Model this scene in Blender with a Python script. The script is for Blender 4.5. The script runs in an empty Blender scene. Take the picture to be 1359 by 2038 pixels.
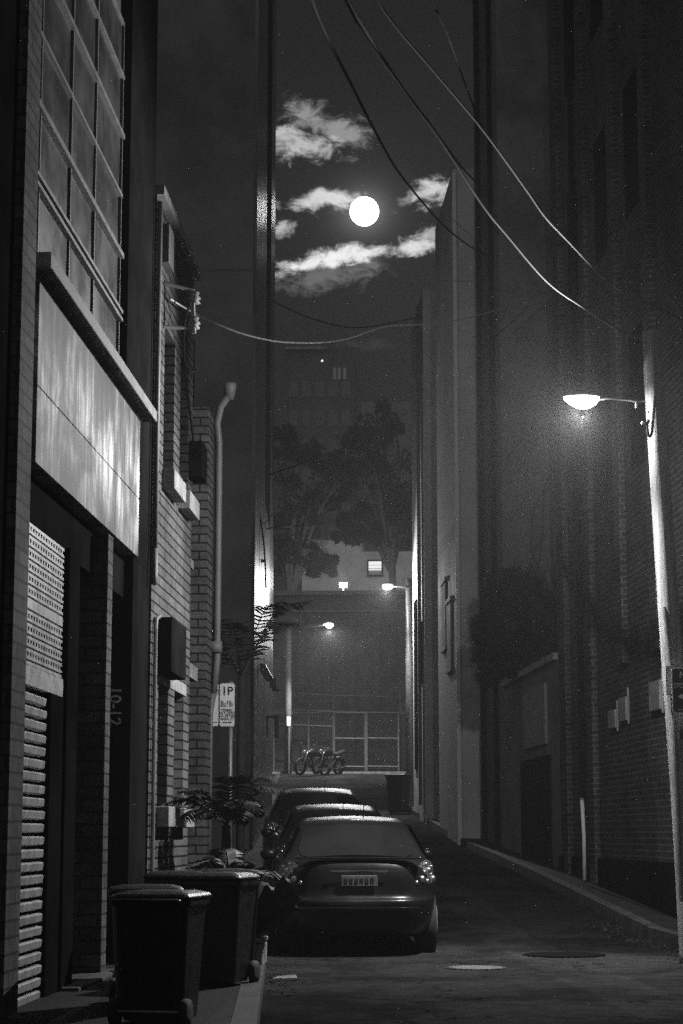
import bpy, bmesh, math, random
from mathutils import Vector, Matrix
R = math.radians
random.seed(7)
S = bpy.context.scene
COL = S.collection

# ------------------------------------------------------------------ camera
F = 4000.0; PW, PH = 1359.0, 2038.0
CAM = Vector((0, 0, 1.25)); YAW = math.asin(.04697); PITCH = R(9.105)
FW = Vector((-math.sin(YAW)*math.cos(PITCH), math.cos(YAW)*math.cos(PITCH), math.sin(PITCH)))
RT = Vector((math.cos(YAW), math.sin(YAW), 0)); UP = RT.cross(FW)
cd = bpy.data.cameras.new('camera'); cam = bpy.data.objects.new('camera', cd); COL.objects.link(cam)
cd.sensor_fit = 'HORIZONTAL'; cd.sensor_width = 36; cd.lens = F/PW*36
cd.clip_start = .1; cd.clip_end = 8000
cam.location = CAM
cam.matrix_world = Matrix.Translation(CAM) @ Matrix((RT, UP, -FW)).transposed().to_4x4()
S.camera = cam

def ray(px, py):
    return (FW*F + RT*(px-PW/2) + UP*(PH/2-py)).normalized()
def aty(px, py, y):
    d = ray(px, py); return CAM + d*(y/d.y)
def atx(px, py, x):
    d = ray(px, py); return CAM + d*(x/d.x)
def uv(px, py):
    d = ray(px, py); return d.x/d.y, d.z/d.y

# ------------------------------------------------------------------ colour management
S.view_settings.view_transform = 'Standard'; S.view_settings.look = 'None'
S.view_settings.exposure = 0; S.view_settings.gamma = 1; S.view_settings.use_curve_mapping = False
S.cycles.use_denoising = False
S.cycles.sample_clamp_indirect = 2; S.cycles.sample_clamp_direct = 12
S.cycles.max_bounces = 5; S.cycles.diffuse_bounces = 3; S.cycles.volume_bounces = 0
S.cycles.caustics_reflective = False; S.cycles.caustics_refractive = False
S.cycles.blur_glossy = .5

# ------------------------------------------------------------------ node helper
class NT:
    def __init__(s, t): s.t = t
    def n(s, typ, **kw):
        o = s.t.nodes.new(typ)
        for k, v in kw.items(): setattr(o, k, v)
        return o
    def put(s, sock, v):
        if v is None: return
        if hasattr(v, 'is_output'): s.t.links.new(v, sock)
        else: sock.default_value = v
    def m(s, op, a, b=None, c=None, clamp=False):
        o = s.n('ShaderNodeMath', operation=op, use_clamp=clamp)
        s.put(o.inputs[0], a); s.put(o.inputs[1], b); s.put(o.inputs[2], c)
        return o.outputs[0]
    def rng(s, v, a, b, c=0., d=1., smooth=True):
        o = s.n('ShaderNodeMapRange', interpolation_type='SMOOTHSTEP' if smooth else 'LINEAR')
        for i, q in enumerate((v, a, b, c, d)): s.put(o.inputs[i], q)
        return o.outputs[0]
    def noise(s, vec, scale, detail=4, rough=.55, dist=0.):
        o = s.n('ShaderNodeTexNoise'); s.put(o.inputs['Vector'], vec)
        o.inputs['Scale'].default_value = scale; o.inputs['Detail'].default_value = detail
        o.inputs['Roughness'].default_value = rough; o.inputs['Distortion'].default_value = dist
        return o.outputs[0]
    def xyz(s, v):
        o = s.n('ShaderNodeSeparateXYZ'); s.put(o.inputs[0], v); return o.outputs
    def vec(s, x, y, z=0.):
        o = s.n('ShaderNodeCombineXYZ'); s.put(o.inputs[0], x); s.put(o.inputs[1], y); s.put(o.inputs[2], z); return o.outputs[0]
    def grey(s, v):
        o = s.n('ShaderNodeCombineColor'); [s.put(o.inputs[i], v) for i in range(3)]; return o.outputs[0]

# ------------------------------------------------------------------ world: night sky with moonlit clouds
W = bpy.data.worlds.new('World'); S.world = W; W.use_nodes = True
W.node_tree.nodes.clear(); N = NT(W.node_tree)
tc = N.n('ShaderNodeTexCoord'); dx, dy, dz = N.xyz(tc.outputs['Generated'])
dyc = N.m('MAXIMUM', dy, .05)
u = N.m('DIVIDE', dx, dyc); v = N.m('DIVIDE', dz, dyc)
P2 = N.vec(u, v)
wob = N.noise(P2, 26, 6, .6)
wob2 = N.noise(N.vec(N.m('ADD', u, 3.1), v), 26, 6, .6)
fine = N.noise(N.vec(u, N.m('MULTIPLY', v, 1.5)), 70, 10, .72, .5)
med = N.noise(N.vec(N.m('MULTIPLY', u, .6), v), 42, 6, .6, .6)
uw = N.m('ADD', u, N.m('MULTIPLY', N.m('SUBTRACT', wob, .5), .030))
vw = N.m('ADD', v, N.m('MULTIPLY', N.m('SUBTRACT', wob2, .5), .022))
MU, MV = uv(725, 421)
# clouds: centre pixel-direction, half length, half height (in the same angular measure), slope, brightness
CL = [(655, 245, 105, 42, -.28, .22), (590, 288, 115, 38, -.12, .40), (640, 400, 88, 25, .0, .52), (560, 445, 26, 20, -.2, .40),
      (855, 385, 68, 30, .42, .50), (795, 405, 22, 14, .7, .18), (690, 506, 165, 20, .2, .70), (800, 492, 100, 20, .03, .55),
      (640, 545, 130, 36, .12, .10), (868, 466, 34, 20, .5, .30), (730, 690, 80, 12, 0, .012)]
tot = None
for (cx, cy, a, b, sl, br) in CL:
    cu, cv = uv(cx, cy); th = math.atan(sl); c, s_ = math.cos(th), math.sin(th)
    du = N.m('SUBTRACT', uw, cu); dv = N.m('SUBTRACT', vw, cv)
    p = N.m('ADD', N.m('MULTIPLY', du, c*F/a), N.m('MULTIPLY', dv, s_*F/a))
    q = N.m('ADD', N.m('MULTIPLY', du, -s_*F/b), N.m('MULTIPLY', dv, c*F/b))
    r = N.m('SQRT', N.m('ADD', N.m('MULTIPLY', p, p), N.m('MULTIPLY', q, q)))
    e = N.m('ADD', N.m('SUBTRACT', 1., r), N.m('ADD', N.m('MULTIPLY', N.m('SUBTRACT', fine, .5), 3.4), N.m('MULTIPLY', N.m('SUBTRACT', med, .5), 1.6)))
    k = N.m('MULTIPLY', N.m('POWER', N.rng(e, -.18, .95), 1.15), br*1.4)
    tot = k if tot is None else N.m('MAXIMUM', tot, k)
tot = N.m('MULTIPLY', tot, N.m('ADD', .62, N.m('MULTIPLY', fine, .75)))
mr = N.m('SQRT', N.m('ADD', N.m('POWER', N.m('SUBTRACT', u, MU), 2.), N.m('POWER', N.m('SUBTRACT', v, MV), 2.)))
mpx = N.m('MULTIPLY', mr, F)
aur = N.m('ADD', N.m('MULTIPLY', N.m('POWER', 2.718, N.m('MULTIPLY', mpx, -1/24.)), .50),
          N.m('MULTIPLY', N.m('POWER', 2.718, N.m('MULTIPLY', mpx, -1/130.)), .026))
sky = N.m('ADD', N.m('ADD', .0075, aur), tot)
# sky above and behind the alley, brightened as unseen fill to lift the blacks
back = N.m('ADD', .03, N.m('ADD', N.rng(dy, .35, -.35, 0., .16), N.rng(dz, .45, .9, 0., .08)))
fwd = N.m('MULTIPLY', N.rng(dy, .55, .8), N.rng(dz, .75, .5))
mixv = N.m('ADD', N.m('MULTIPLY', sky, fwd), N.m('MULTIPLY', back, N.m('SUBTRACT', 1., fwd)))
bg = N.n('ShaderNodeBackground'); N.put(bg.inputs[0], N.grey(mixv)); bg.inputs[1].default_value = 1.0
N.t.links.new(bg.outputs[0], N.n('ShaderNodeOutputWorld').inputs[0])
W.cycles.sampling_method = 'MANUAL'; W.cycles.sample_map_resolution = 1024

# moonlight
sd = bpy.data.lights.new('moonlight', 'SUN'); sd.energy = .05; sd.angle = R(.5); sd.color = (1, 1, 1)
so = bpy.data.objects.new('moonlight', sd); COL.objects.link(so)
so.rotation_euler = ray(725, 421).to_track_quat('Z', 'Y').to_euler()

# ------------------------------------------------------------------ materials
def mat(name, v, rough=.7, metal=0., var=.25, vs=3., bump=.0, bs=40., spec=.5, stretch=None, emit=0., coat=0.):
    M = bpy.data.materials.new(name); M.use_nodes = True; t = NT(M.node_tree)
    b = M.node_tree.nodes['Principled BSDF']
    co = t.n('ShaderNodeTexCoord').outputs['Object']
    if stretch:
        mp = t.n('ShaderNodeMapping'); t.put(mp.inputs[0], co); mp.inputs['Scale'].default_value = stretch; co = mp.outputs[0]
    n = t.noise(co, vs, 7, .65)
    t.put(b.inputs['Base Color'], t.grey(t.rng(n, .28, .72, v*(1-var), v*(1+var))))
    t.put(b.inputs['Roughness'], t.rng(n, .3, .7, max(.03, rough-.08), min(1, rough+.08)))
    b.inputs['Metallic'].default_value = metal; b.inputs['Specular IOR Level'].default_value = spec
    b.inputs['Coat Weight'].default_value = coat; b.inputs['Coat Roughness'].default_value = .05
    if bump:
        bp = t.n('ShaderNodeBump'); bp.inputs['Strength'].default_value = bump; bp.inputs['Distance'].default_value = .01
        t.put(bp.inputs['Height'], t.noise(co, bs, 8, .7)); t.put(b.inputs['Normal'], bp.outputs[0])
    if emit:
        b.inputs['Emission Color'].default_value = (1, 1, 1, 1); b.inputs['Emission Strength'].default_value = emit
    return M

def brick(name, v, mortar, bw=.24, bh=.086, gap=.01, rough=.8, var=.3, bump=.6):
    M = bpy.data.materials.new(name); M.use_nodes = True; t = NT(M.node_tree)
    b = M.node_tree.nodes['Principled BSDF']
    co = t.n('ShaderNodeTexCoord').outputs['Object']; x, y, z = t.xyz(co)
    jit = t.noise(co, 7, 3, .5)
    vec = t.vec(t.m('ADD', x, y), t.m('ADD', z, t.m('MULTIPLY', t.m('SUBTRACT', jit, .5), .012)))
    br = t.n('ShaderNodeTexBrick'); t.put(br.inputs['Vector'], vec)
    br.inputs['Scale'].default_value = 1; br.inputs['Mortar Size'].default_value = gap; br.inputs['Mortar Smooth'].default_value = .15
    br.inputs['Brick Width'].default_value = bw; br.inputs['Row Height'].default_value = bh; br.inputs['Bias'].default_value = 0
    br.inputs['Color1'].default_value = (v*(1-var),)*3+(1,); br.inputs['Color2'].default_value = (v*(1+var),)*3+(1,)
    br.inputs['Mortar'].default_value = (mortar,)*3+(1,)
    big = t.rng(t.noise(co, 1.3, 6, .65), .3, .7, .6, 1.25)
    sm = t.rng(t.noise(co, 26, 6, .7), .3, .7, .75, 1.2)
    mx = t.n('ShaderNodeVectorMath', operation='SCALE'); t.put(mx.inputs[0], br.outputs['Color']); t.put(mx.inputs['Scale'], t.m('MULTIPLY', big, sm))
    t.put(b.inputs['Base Color'], mx.outputs[0]); b.inputs['Roughness'].default_value = rough; b.inputs['Specular IOR Level'].default_value = .05
    bp = t.n('ShaderNodeBump'); bp.inputs['Strength'].default_value = bump; bp.inputs['Distance'].default_value = .012
    t.put(bp.inputs['Height'], t.m('ADD', t.m('SUBTRACT', 1., br.outputs['Fac']), t.m('MULTIPLY', t.noise(co, 60, 6, .7), .35)))
    t.put(b.inputs['Normal'], bp.outputs[0])
    return M

def stained(name):
    M = bpy.data.materials.new(name); M.use_nodes = True; t = NT(M.node_tree)
    b = M.node_tree.nodes['Principled BSDF']
    co = t.n('ShaderNodeTexCoord').outputs['Object']; x, y, z = t.xyz(co)
    st = t.noise(t.vec(t.m('MULTIPLY', y, 7.), t.m('MULTIPLY', z, .9)), 1., 8, .66, .4)
    st2 = t.noise(t.vec(t.m('MULTIPLY', y, 11.), t.m('MULTIPLY', z, 1.3)), 1., 8, .68)
    bl = t.noise(t.vec(t.m('MULTIPLY', y, .9), t.m('MULTIPLY', z, 1.1)), 1., 5, .6, .5)
    sp = t.noise(co, 30, 6, .7)
    # runs of soot from the sill, fading downwards, broken by the streaks
    g = t.m('ADD', t.m('SUBTRACT', z, 4.55), t.m('MULTIPLY', t.m('SUBTRACT', st, .5), 1.5))
    soot = t.rng(g, -.25, .45, 0., .86)
    c = t.m('MULTIPLY', t.rng(bl, .40, .59, .22, .95), t.rng(st2, .39, .61, .38, 1.2))
    c = t.m('MULTIPLY', c, t.m('SUBTRACT', 1., soot)); c = t.m('MULTIPLY', c, t.rng(sp, .3, .7, .85, 1.08))
    low = t.rng(t.m('ADD', t.m('SUBTRACT', 4.16, z), t.m('MULTIPLY', t.m('SUBTRACT', st, .5), .9)), -.15, .4, 0., .7)
    c = t.m('MULTIPLY', c, t.m('SUBTRACT', 1., low))
    t.put(b.inputs['Base Color'], t.grey(c)); b.inputs['Roughness'].default_value = .75
    bp = t.n('ShaderNodeBump'); bp.inputs['Strength'].default_value = .3; bp.inputs['Distance'].default_value = .01
    t.put(bp.inputs['Height'], t.m('ADD', st2, sp)); t.put(b.inputs['Normal'], bp.outputs[0])
    return M

def asphalt():
    M = bpy.data.materials.new('asphalt'); M.use_nodes = True; t = NT(M.node_tree)
    b = M.node_tree.nodes['Principled BSDF']; co = t.n('ShaderNodeTexCoord').outputs['Object']
    a = t.rng(t.noise(co, .55, 7, .65, .6), .32, .68, .017, .042); g = t.rng(t.noise(co, 140, 3, .8), .25, .75, .4, 1.6)
    s = t.rng(t.noise(co, 5, 7, .72), .35, .7, .75, 1.25)
    # trench patches and cracks
    vo = t.n('ShaderNodeTexVoronoi', feature='DISTANCE_TO_EDGE'); wv = t.n('ShaderNodeVectorMath', operation='ADD')
    t.put(wv.inputs[0], co); nz = t.n('ShaderNodeTexNoise'); t.put(nz.inputs['Vector'], co); nz.inputs['Scale'].default_value = 2.5; nz.inputs['Detail'].default_value = 5
    t.put(wv.inputs[1], nz.outputs[1]); t.put(vo.inputs['Vector'], wv.outputs[0]); vo.inputs['Scale'].default_value = .42
    crack = t.rng(vo.outputs[0], .0, .012, .35, 1.)
    x, y, z = t.xyz(co); px = t.m('ABSOLUTE', t.m('SUBTRACT', t.m('ADD', x, t.m('MULTIPLY', y, .09)), 3.0)); patch = t.rng(px, .30, .33, 1.25, 1.)
    t.put(b.inputs['Base Color'], t.grey(t.m('MULTIPLY', t.m('MULTIPLY', a, t.m('MULTIPLY', crack, patch)), t.m('MULTIPLY', g, s)))); b.inputs['Roughness'].default_value = .85
    b.inputs['Specular IOR Level'].default_value = .0
    bp = t.n('ShaderNodeBump'); bp.inputs['Strength'].default_value = .7; bp.inputs['Distance'].default_value = .008
    t.put(bp.inputs['Height'], t.m('ADD', t.noise(co, 120, 4, .8), crack)); t.put(b.inputs['Normal'], bp.outputs[0])
    return M

def kerbstone(name, v):
    M = mat(name, v, .85, var=.45, vs=4, bump=.5, bs=30, spec=.15); t = NT(M.node_tree); b = M.node_tree.nodes['Principled BSDF']
    l = b.inputs['Base Color'].links[0].from_socket; co = t.n('ShaderNodeTexCoord').outputs['Object']; x, y, z = t.xyz(co)
    f = t.m('ABSOLUTE', t.m('SUBTRACT', t.m('FRACT', t.m('DIVIDE', y, .92)), .5)); j = t.rng(f, .0, .018, .15, 1.)
    mx = t.n('ShaderNodeVectorMath', operation='SCALE'); t.put(mx.inputs[0], l); t.put(mx.inputs['Scale'], j); t.put(b.inputs['Base Color'], mx.outputs[0]); return M

def emission(name, v):
    M = bpy.data.materials.new(name); M.use_nodes = True; M.node_tree.nodes.clear(); t = NT(M.node_tree)
    e = t.n('ShaderNodeEmission'); e.inputs[0].default_value = (1, 1, 1, 1); e.inputs[1].default_value = v
    M.cycles.emission_sampling = 'NONE' if v < 40 else 'AUTO'
    M.node_tree.links.new(e.outputs[0], t.n('ShaderNodeOutputMaterial').inputs[0]); return M

m = {}
m['asphalt'] = asphalt()
m['path'] = mat('concrete_path', .022, .85, var=.45, vs=2.5, bump=.5, bs=60, spec=.1)
m['kerb'] = kerbstone('kerb_stone', .075)
m['soil'] = mat('bare_ground', .03, .9, var=.4, vs=1)
m['blockwork'] = brick('left_brick', .105, .018, .8, .102, .011, var=.16)
m['pierbrick'] = brick('pier_brick', .12, .05, .30, .102, .010, var=.2)
m['redbrick'] = brick('right_brick', .05, .12, .24, .080, .012, var=.3, bump=.8)
m['farbrick'] = brick('far_brick', .13, .2, .24, .086, .012)
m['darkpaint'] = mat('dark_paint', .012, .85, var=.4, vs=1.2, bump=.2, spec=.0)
m['soot'] = mat('soot_render', .12, .9, var=.35, vs=.6, bump=.3, bs=12, spec=.08)
m['render'] = mat('grey_render', .50, .85, var=.2, vs=1.1, bump=.25, bs=30)
m['renderdark'] = mat('dark_render', .15, .85, var=.35, vs=.9, bump=.25, bs=30, spec=.1)
m['panel'] = stained('stained_panel')
m['concrete'] = mat('sill_concrete', .24, .8, var=.35, vs=5, bump=.4, bs=40)
m['steel'] = mat('painted_steel', .15, .55, var=.25, vs=6)
m['slat'] = mat('shutter_metal', .42, .45, metal=.0, var=.2, vs=8)
m['galv'] = mat('galvanised', .28, .5, metal=.5, var=.2, vs=10)
m['polemetal'] = mat('streaked_metal', .08, .24, metal=.8, var=.8, vs=2.2, stretch=(3, 3, .10), bump=.12, bs=5)
m['glass'] = mat('dark_glass', .05, .08, var=.3, vs=1, spec=.8)
m['wood'] = mat('pole_timber', .26, .8, var=.45, vs=2.5, stretch=(9, 9, .5), bump=.6, bs=10)
m['pipe'] = mat('downpipe_paint', .16, .55, var=.2, vs=6)
m['cable'] = mat('cable_rubber', .03, .9, var=.2, spec=.0)
m['litcable'] = mat('grey_cable', .13, .8, var=.3, spec=.05)
m['palecable'] = mat('pale_cable', .45, .5, var=.2)
m['plastic'] = mat('bin_plastic', .012, .38, var=.3, vs=9, bump=.15, bs=80, spec=.3)
m['tyre'] = mat('rubber', .014, .8, var=.2)
m['car'] = mat('car_paint', .008, .32, metal=.0, var=.1, coat=.2, spec=.3)
m['car2'] = mat('car_paint_grey', .05, .3, metal=.4, var=.1, coat=1.)
m['carglass'] = mat('car_glass', .012, .06, var=.1, spec=.4)
m['chrome'] = mat('chrome', .8, .12, metal=1., var=.05)
m['lampglass'] = mat('tail_lens', .42, .16, metal=.7, var=.8, vs=26, bump=1., bs=16, spec=1., coat=1.)
m['plate'] = mat('plate_sheet', .13, .5, var=.2, vs=12)
m['reflector'] = mat('lamp_reflector', .85, .28, metal=1., var=.05)
m['fencing'] = mat('fence_steel', .12, .6, metal=.3, var=.3, vs=6)
m['box'] = mat('weathered_box', .24, .7, var=.4, vs=7)
m['white'] = mat('white_paint', .72, .6, var=.12, vs=6)
m['signwhite'] = mat('sign_sheet', .82, .5, var=.08, vs=8)
m['black'] = mat('black_ink', .015, .6, var=.1)
m['signdark'] = mat('dark_sign_sheet', .045, .5, var=.1)
m['leaf'] = mat('leaf', .04, .55, var=.5, vs=2, spec=.25)
m['leafdark'] = mat('leaf_dark', .010, .7, var=.5, vs=1, spec=.1)
m['boarding'] = mat('pale_boarding', .2, .8, var=.3, vs=5)
m['bark'] = mat('bark', .03, .9, var=.4, vs=6)
m['number'] = mat('number_paint', .85, .8, var=.45, vs=14)
m['stone'] = mat('sandstone', .2, .85, var=.4, vs=7, bump=.6, bs=30)
m['glow'] = emission('lamp_glow', 14.); m['moonlit'] = emission('moon_surface', 45.)
m['window_lit'] = emission('lit_blind', .9); m['window_dim'] = emission('dim_window', .05); m['tinylamp'] = emission('small_lamp', 1.2)

# ------------------------------------------------------------------ mesh builder
class MB:
    def __init__(s): s.v = []; s.f = []
    def add(s, vs, fs):
        o = len(s.v); s.v += [tuple(p) for p in vs]; s.f += [tuple(i+o for i in f) for f in fs]; return s
    def box(s, x0, x1, y0, y1, z0, z1):
        vs = [(x, y, z) for z in (z0, z1) for y in (y0, y1) for x in (x0, x1)]
        return s.add(vs, [(0, 2, 3, 1), (4, 5, 7, 6), (0, 1, 5, 4), (2, 6, 7, 3), (0, 4, 6, 2), (1, 3, 7, 5)])
    def obox(s, c, ax, ay, az, hx, hy, hz):
        c = Vector(c); vs = [c+ax*(i*hx)+ay*(j*hy)+az*(k*hz) for k in (-1, 1) for j in (-1, 1) for i in (-1, 1)]
        return s.add(vs, [(0, 2, 3, 1), (4, 5, 7, 6), (0, 1, 5, 4), (2, 6, 7, 3), (0, 4, 6, 2), (1, 3, 7, 5)])
    def prism(s, poly, z0, z1):
        n = len(poly); vs = [(p[0], p[1], z0) for p in poly]+[(p[0], p[1], z1) for p in poly]
        return s.add(vs, [tuple(range(n-1, -1, -1)), tuple(range(n, 2*n))]+[(i, (i+1) % n, n+(i+1) % n, n+i) for i in range(n)])
    def rings(s, rs, cap=True, closed=True):
        n = len(rs[0]); vs = [p for r in rs for p in r]; fs = []
        for k in range(len(rs)-1):
            for i in range(n if closed else n-1):
                a, b = k*n+i, k*n+(i+1) % n; fs.append((a, b, b+n, a+n))
        if cap: fs += [tuple(range(n-1, -1, -1)), tuple((len(rs)-1)*n+i for i in range(n))]
        return s.add(vs, fs)
    def tube(s, pts, r, n=8, cap=True):
        pts = [Vector(p) for p in pts]; rs = []; prev = None
        for i, p in enumerate(pts):
            t = (pts[min(i+1, len(pts)-1)]-pts[max(i-1, 0)]).normalized()
            if prev is None: prev = t.orthogonal().normalized()
            a = (prev-t*prev.dot(t)); a = a.normalized() if a.length > 1e-6 else t.orthogonal().normalized(); prev = a; b = t.cross(a)
            q = r[i] if isinstance(r, (list, tuple)) else r
            rs.append([p+a*math.cos(2*math.pi*k/n)*q+b*math.sin(2*math.pi*k/n)*q for k in range(n)])
        return s.rings(rs, cap)
    def lathe(s, prof, c, axis=(0, 0, 1), n=16, cap=True):
        az = Vector(axis).normalized(); ax = az.orthogonal().normalized(); ay = az.cross(ax); c = Vector(c)
        return s.rings([[c+az*h+ax*(r*math.cos(2*math.pi*k/n))+ay*(r*math.sin(2*math.pi*k/n)) for k in range(n)] for r, h in prof], cap)
    def ball(s, c, rx, ry=None, rz=None, n=12):
        ry = ry or rx; rz = rz or rx; c = Vector(c); rs = []
        for i in range(1, n//2):
            a = math.pi*i/(n//2)
            rs.append([c+Vector((rx*math.sin(a)*math.cos(2*math.pi*k/n), ry*math.sin(a)*math.sin(2*math.pi*k/n), -rz*math.cos(a))) for k in range(n)])
        return s.rings(rs)
    def build(s, name, mt, parent=None, world=False, smooth=False, bevel=0, sub=0, loc=None):
        o0 = Vector((0, 0, 0))
        if world and parent is not None:
            r = parent
            while r.parent: r = r.parent
            o0 = Vector(r.location)
        if loc is not None: o0 = Vector(loc)
        me = bpy.data.meshes.new(name); me.from_pydata([tuple(Vector(p)-o0) for p in s.v], [], s.f)
        bm = bmesh.new(); bm.from_mesh(me); bmesh.ops.recalc_face_normals(bm, faces=bm.faces); bm.to_mesh(me); bm.free()
        me.materials.append(m[mt] if isinstance(mt, str) else mt)
        if smooth:
            for p in me.polygons: p.use_smooth = True
        o = bpy.data.objects.new(name, me); COL.objects.link(o)
        if loc is not None: o.location = loc
        if parent is not None: o.parent = parent
        if bevel:
            b = o.modifiers.new('bevel', 'BEVEL'); b.width = bevel; b.segments = 2; b.limit_method = 'ANGLE'
        if sub:
            b = o.modifiers.new('sub', 'SUBSURF'); b.levels = sub; b.render_levels = sub
        return o

def tag(o, label, cat, group=None):
    o['label'] = label; o['category'] = cat
    if group: o['group'] = group
    return o
def thing(name, label, cat, loc=(0, 0, 0), rz=0, group=None):
    o = bpy.data.objects.new(name, None); COL.objects.link(o); o.location = loc; o.rotation_euler = (0, 0, rz); o.empty_display_size = .2
    return tag(o, label, cat, group)
def struct(name, mb, mt, **k):
    o = mb.build(name, mt, **k); o['kind'] = 'structure'; return o
def dup(root, loc, rz, label, group=None):
    r = root.copy(); COL.objects.link(r); r.location = loc; r.rotation_euler = (0, 0, rz); r['label'] = label
    if group: r['group'] = group
    for ch in list(root.children):
        c = ch.copy(); COL.objects.link(c); c.parent = r
        for g in list(ch.children):
            d = g.copy(); COL.objects.link(d); d.parent = c
    return r
def text(name, s, size, mt, parent, loc, rot, align='CENTER', depth=.0015, sx=1.):
    cu = bpy.data.curves.new(name, 'FONT'); cu.body = s; cu.size = size; cu.align_x = align; cu.align_y = 'CENTER'; cu.extrude = depth
    cu.offset = size*.012
    t = bpy.data.objects.new('tmp', cu); COL.objects.link(t)
    me = bpy.data.meshes.new_from_object(t.evaluated_get(bpy.context.evaluated_depsgraph_get())); bpy.data.objects.remove(t)
    me.materials.clear(); me.materials.append(m[mt])
    for v in me.vertices: v.co.x *= sx
    o = bpy.data.objects.new(name, me); COL.objects.link(o); o.parent = parent; o.location = loc; o.rotation_euler = rot
    return o
def spline(pts, n=8):
    pts = [Vector(p) for p in pts]; q = [pts[0]*2-pts[1]]+pts+[pts[-1]*2-pts[-2]]; out = []
    for i in range(1, len(q)-2):
        for k in range(n):
            t = k/n; a, b, c, d = q[i-1:i+3]
            out.append(.5*((2*b)+(c-a)*t+(2*a-5*b+4*c-d)*t*t+(3*b-a-3*c+d)*t**3))
    return out+[pts[-1]]

# ------------------------------------------------------------------ ground, road, footpaths
PROF = [(-30, 0), (20, 0), (24, .03), (33, .5), (44, 1.0), (60, 2.0), (78, 3.55), (82, 3.7), (400, 3.7)]
def gz(y):
    for (a, za), (b, zb) in zip(PROF, PROF[1:]):
        if a <= y <= b: return za+(zb-za)*(y-a)/(b-a)
    return PROF[-1][1] if y > 0 else 0
def XL(y): return -1.46-.077*(y-17.2)
def XR(y): return 2.65-.097*(y-22.1)
def XW(y): return 3.3-.105*(y-22)
YS = [-30, -10, 0, 5, 8, 11, 14, 17, 20]+[20+i for i in range(1, 63)]
def strip(fa, fb, dz, ys, mb=None, nx=1):
    mb = mb or MB(); rs = [[(fa(y)+(fb(y)-fa(y))*i/nx, y, gz(y)+dz) for i in range(nx+1)] for y in ys]
    return mb.rings(rs, cap=False, closed=False)
g = strip(lambda y: -300, lambda y: 300, -.06, YS+[100, 130, 200, 400, 900])
struct('ground', g, 'soil')
rd = strip(lambda y: XL(y), lambda y: XR(y), 0, [y for y in YS if y <= 78]); struct('road', rd, 'asphalt')
cr = MB()
cr.rings([[(-60, y, gz(y)-.006), (60, y, gz(y)-.006)] for y in (65.05, 66, 69, 72, 75, 78, 78.5)], cap=False, closed=False)
struct('cross_street', cr, 'asphalt')
def kerbed(fa, fb, ys, top=.14):
    mb = MB(); mb.rings([[(fa(y), y, gz(y)-.05), (fa(y), y, gz(y)+top), (fb(y), y, gz(y)+top), (fb(y), y, gz(y)-.05)] for y in ys]); return mb
ysl = [y for y in YS if -10 <= y <= 65]
struct('footpath', kerbed(lambda y: -16., lambda y: XL(y)-.16, ysl, .135), 'path')
ysr = [21.6]+[y for y in YS if 22 <= y <= 65]
struct('footpath', kerbed(lambda y: XR(y)+.16, lambda y: 18., ysr, .135), 'path')
struct('kerb', kerbed(lambda y: XL(y)-.158, XL, ysl, .145), 'kerb')
struct('kerb', kerbed(XR, lambda y: XR(y)+.158, ysr, .145), 'kerb')
far = kerbed(lambda y: -60, lambda y: 60, (78.61, 79.4, 81.9), .07); struct('footpath', far, 'path')
ek = MB()
rs = []
for i in range(13):
    px = 560+i*26; p = aty(px, 1533-(i/12)*12, 77.6+.0*i); rs.append(p)
ek.box(-60, 60, 78.45, 78.60, 3.4, gz(78.5)+.08); struct('kerb', ek, 'concrete')

# ------------------------------------------------------------------ left building (shopfront with panel, shutters and brick)
X0 = -2.72
L = thing('brick_building', 'old brick warehouse with stained panel, shutters and steel windows above the bins', 'building', (X0, 16, 0))
def P(name, mb, mt, **k): return mb.build(name, mt, k.pop('parent', L), world=True, **k)
XB = -9.
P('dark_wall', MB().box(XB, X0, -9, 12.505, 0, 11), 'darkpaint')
P('pier', MB().box(XB, X0+.06, 12.51, 12.94, 0, 11), 'pierbrick')
P('upper_wall', MB().box(XB, X0-.12, 12.945, 17.4, 8.6, 11).box(XB, X0-.45, 12.945, 17.4, 3.4, 8.59), 'soot')
P('lintel', MB().box(XB, X0-.1, 12.945, 18.0, 3.36, 3.735), 'darkpaint')
pn = MB().box(X0-.44, X0+.02, 13.28, 18.02, 3.74, 4.272).box(X0-.44, X0+.02, 13.28, 18.02, 4.28, 5.0)
P('stained_panel', pn, 'panel', bevel=.004)
P('beam', MB().box(X0-.3, X0-.03, 13.25, 18.3, 5.003, 5.095), 'darkpaint')
P('window_sill', MB().box(X0-.3, X0+.10, 13.25, 18.55, 5.10, 5.205), 'concrete', bevel=.008)
fr = MB()
for z, t_, pr in ((5.225, .02, 0.), (5.79, .016, .03), (5.862, .016, .03), (6.38, .024, .03), (6.94, .016, .01), (7.5, .02, .02), (8.06, .016, .01), (8.57, .02, 0)):
    fr.box(X0-.13, X0-.085+pr, 12.95, 17.38, z-t_, z+t_)
for d in (12.97, 13.7, 14.9, 16.0, 17.36): fr.box(X0-.128, X0-.083, d-.014, d+.014, 5.206, 8.589)
wf = P('window_frame', fr, 'steel')
gl = MB()
for d0, d1 in ((12.99, 13.68), (13.72, 14.88), (14.92, 15.98), (16.02, 17.32)):
    for z0, z1 in ((5.24, 5.775), (5.88, 6.36), (6.40, 6.925), (6.955, 7.485), (7.515, 8.045), (8.075, 8.555)):
        e = random.uniform(-.006, .006)
        gl.add([(X0-.105+e, d0, z0), (X0-.105, d1, z0), (X0-.105-e, d1, z1), (X0-.105, d0, z1)], [(0, 1, 2, 3)])
P('pane', gl, mat('dusty_glass', .03, .4, var=.6, vs=1.5, spec=.6), parent=wf)
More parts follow.
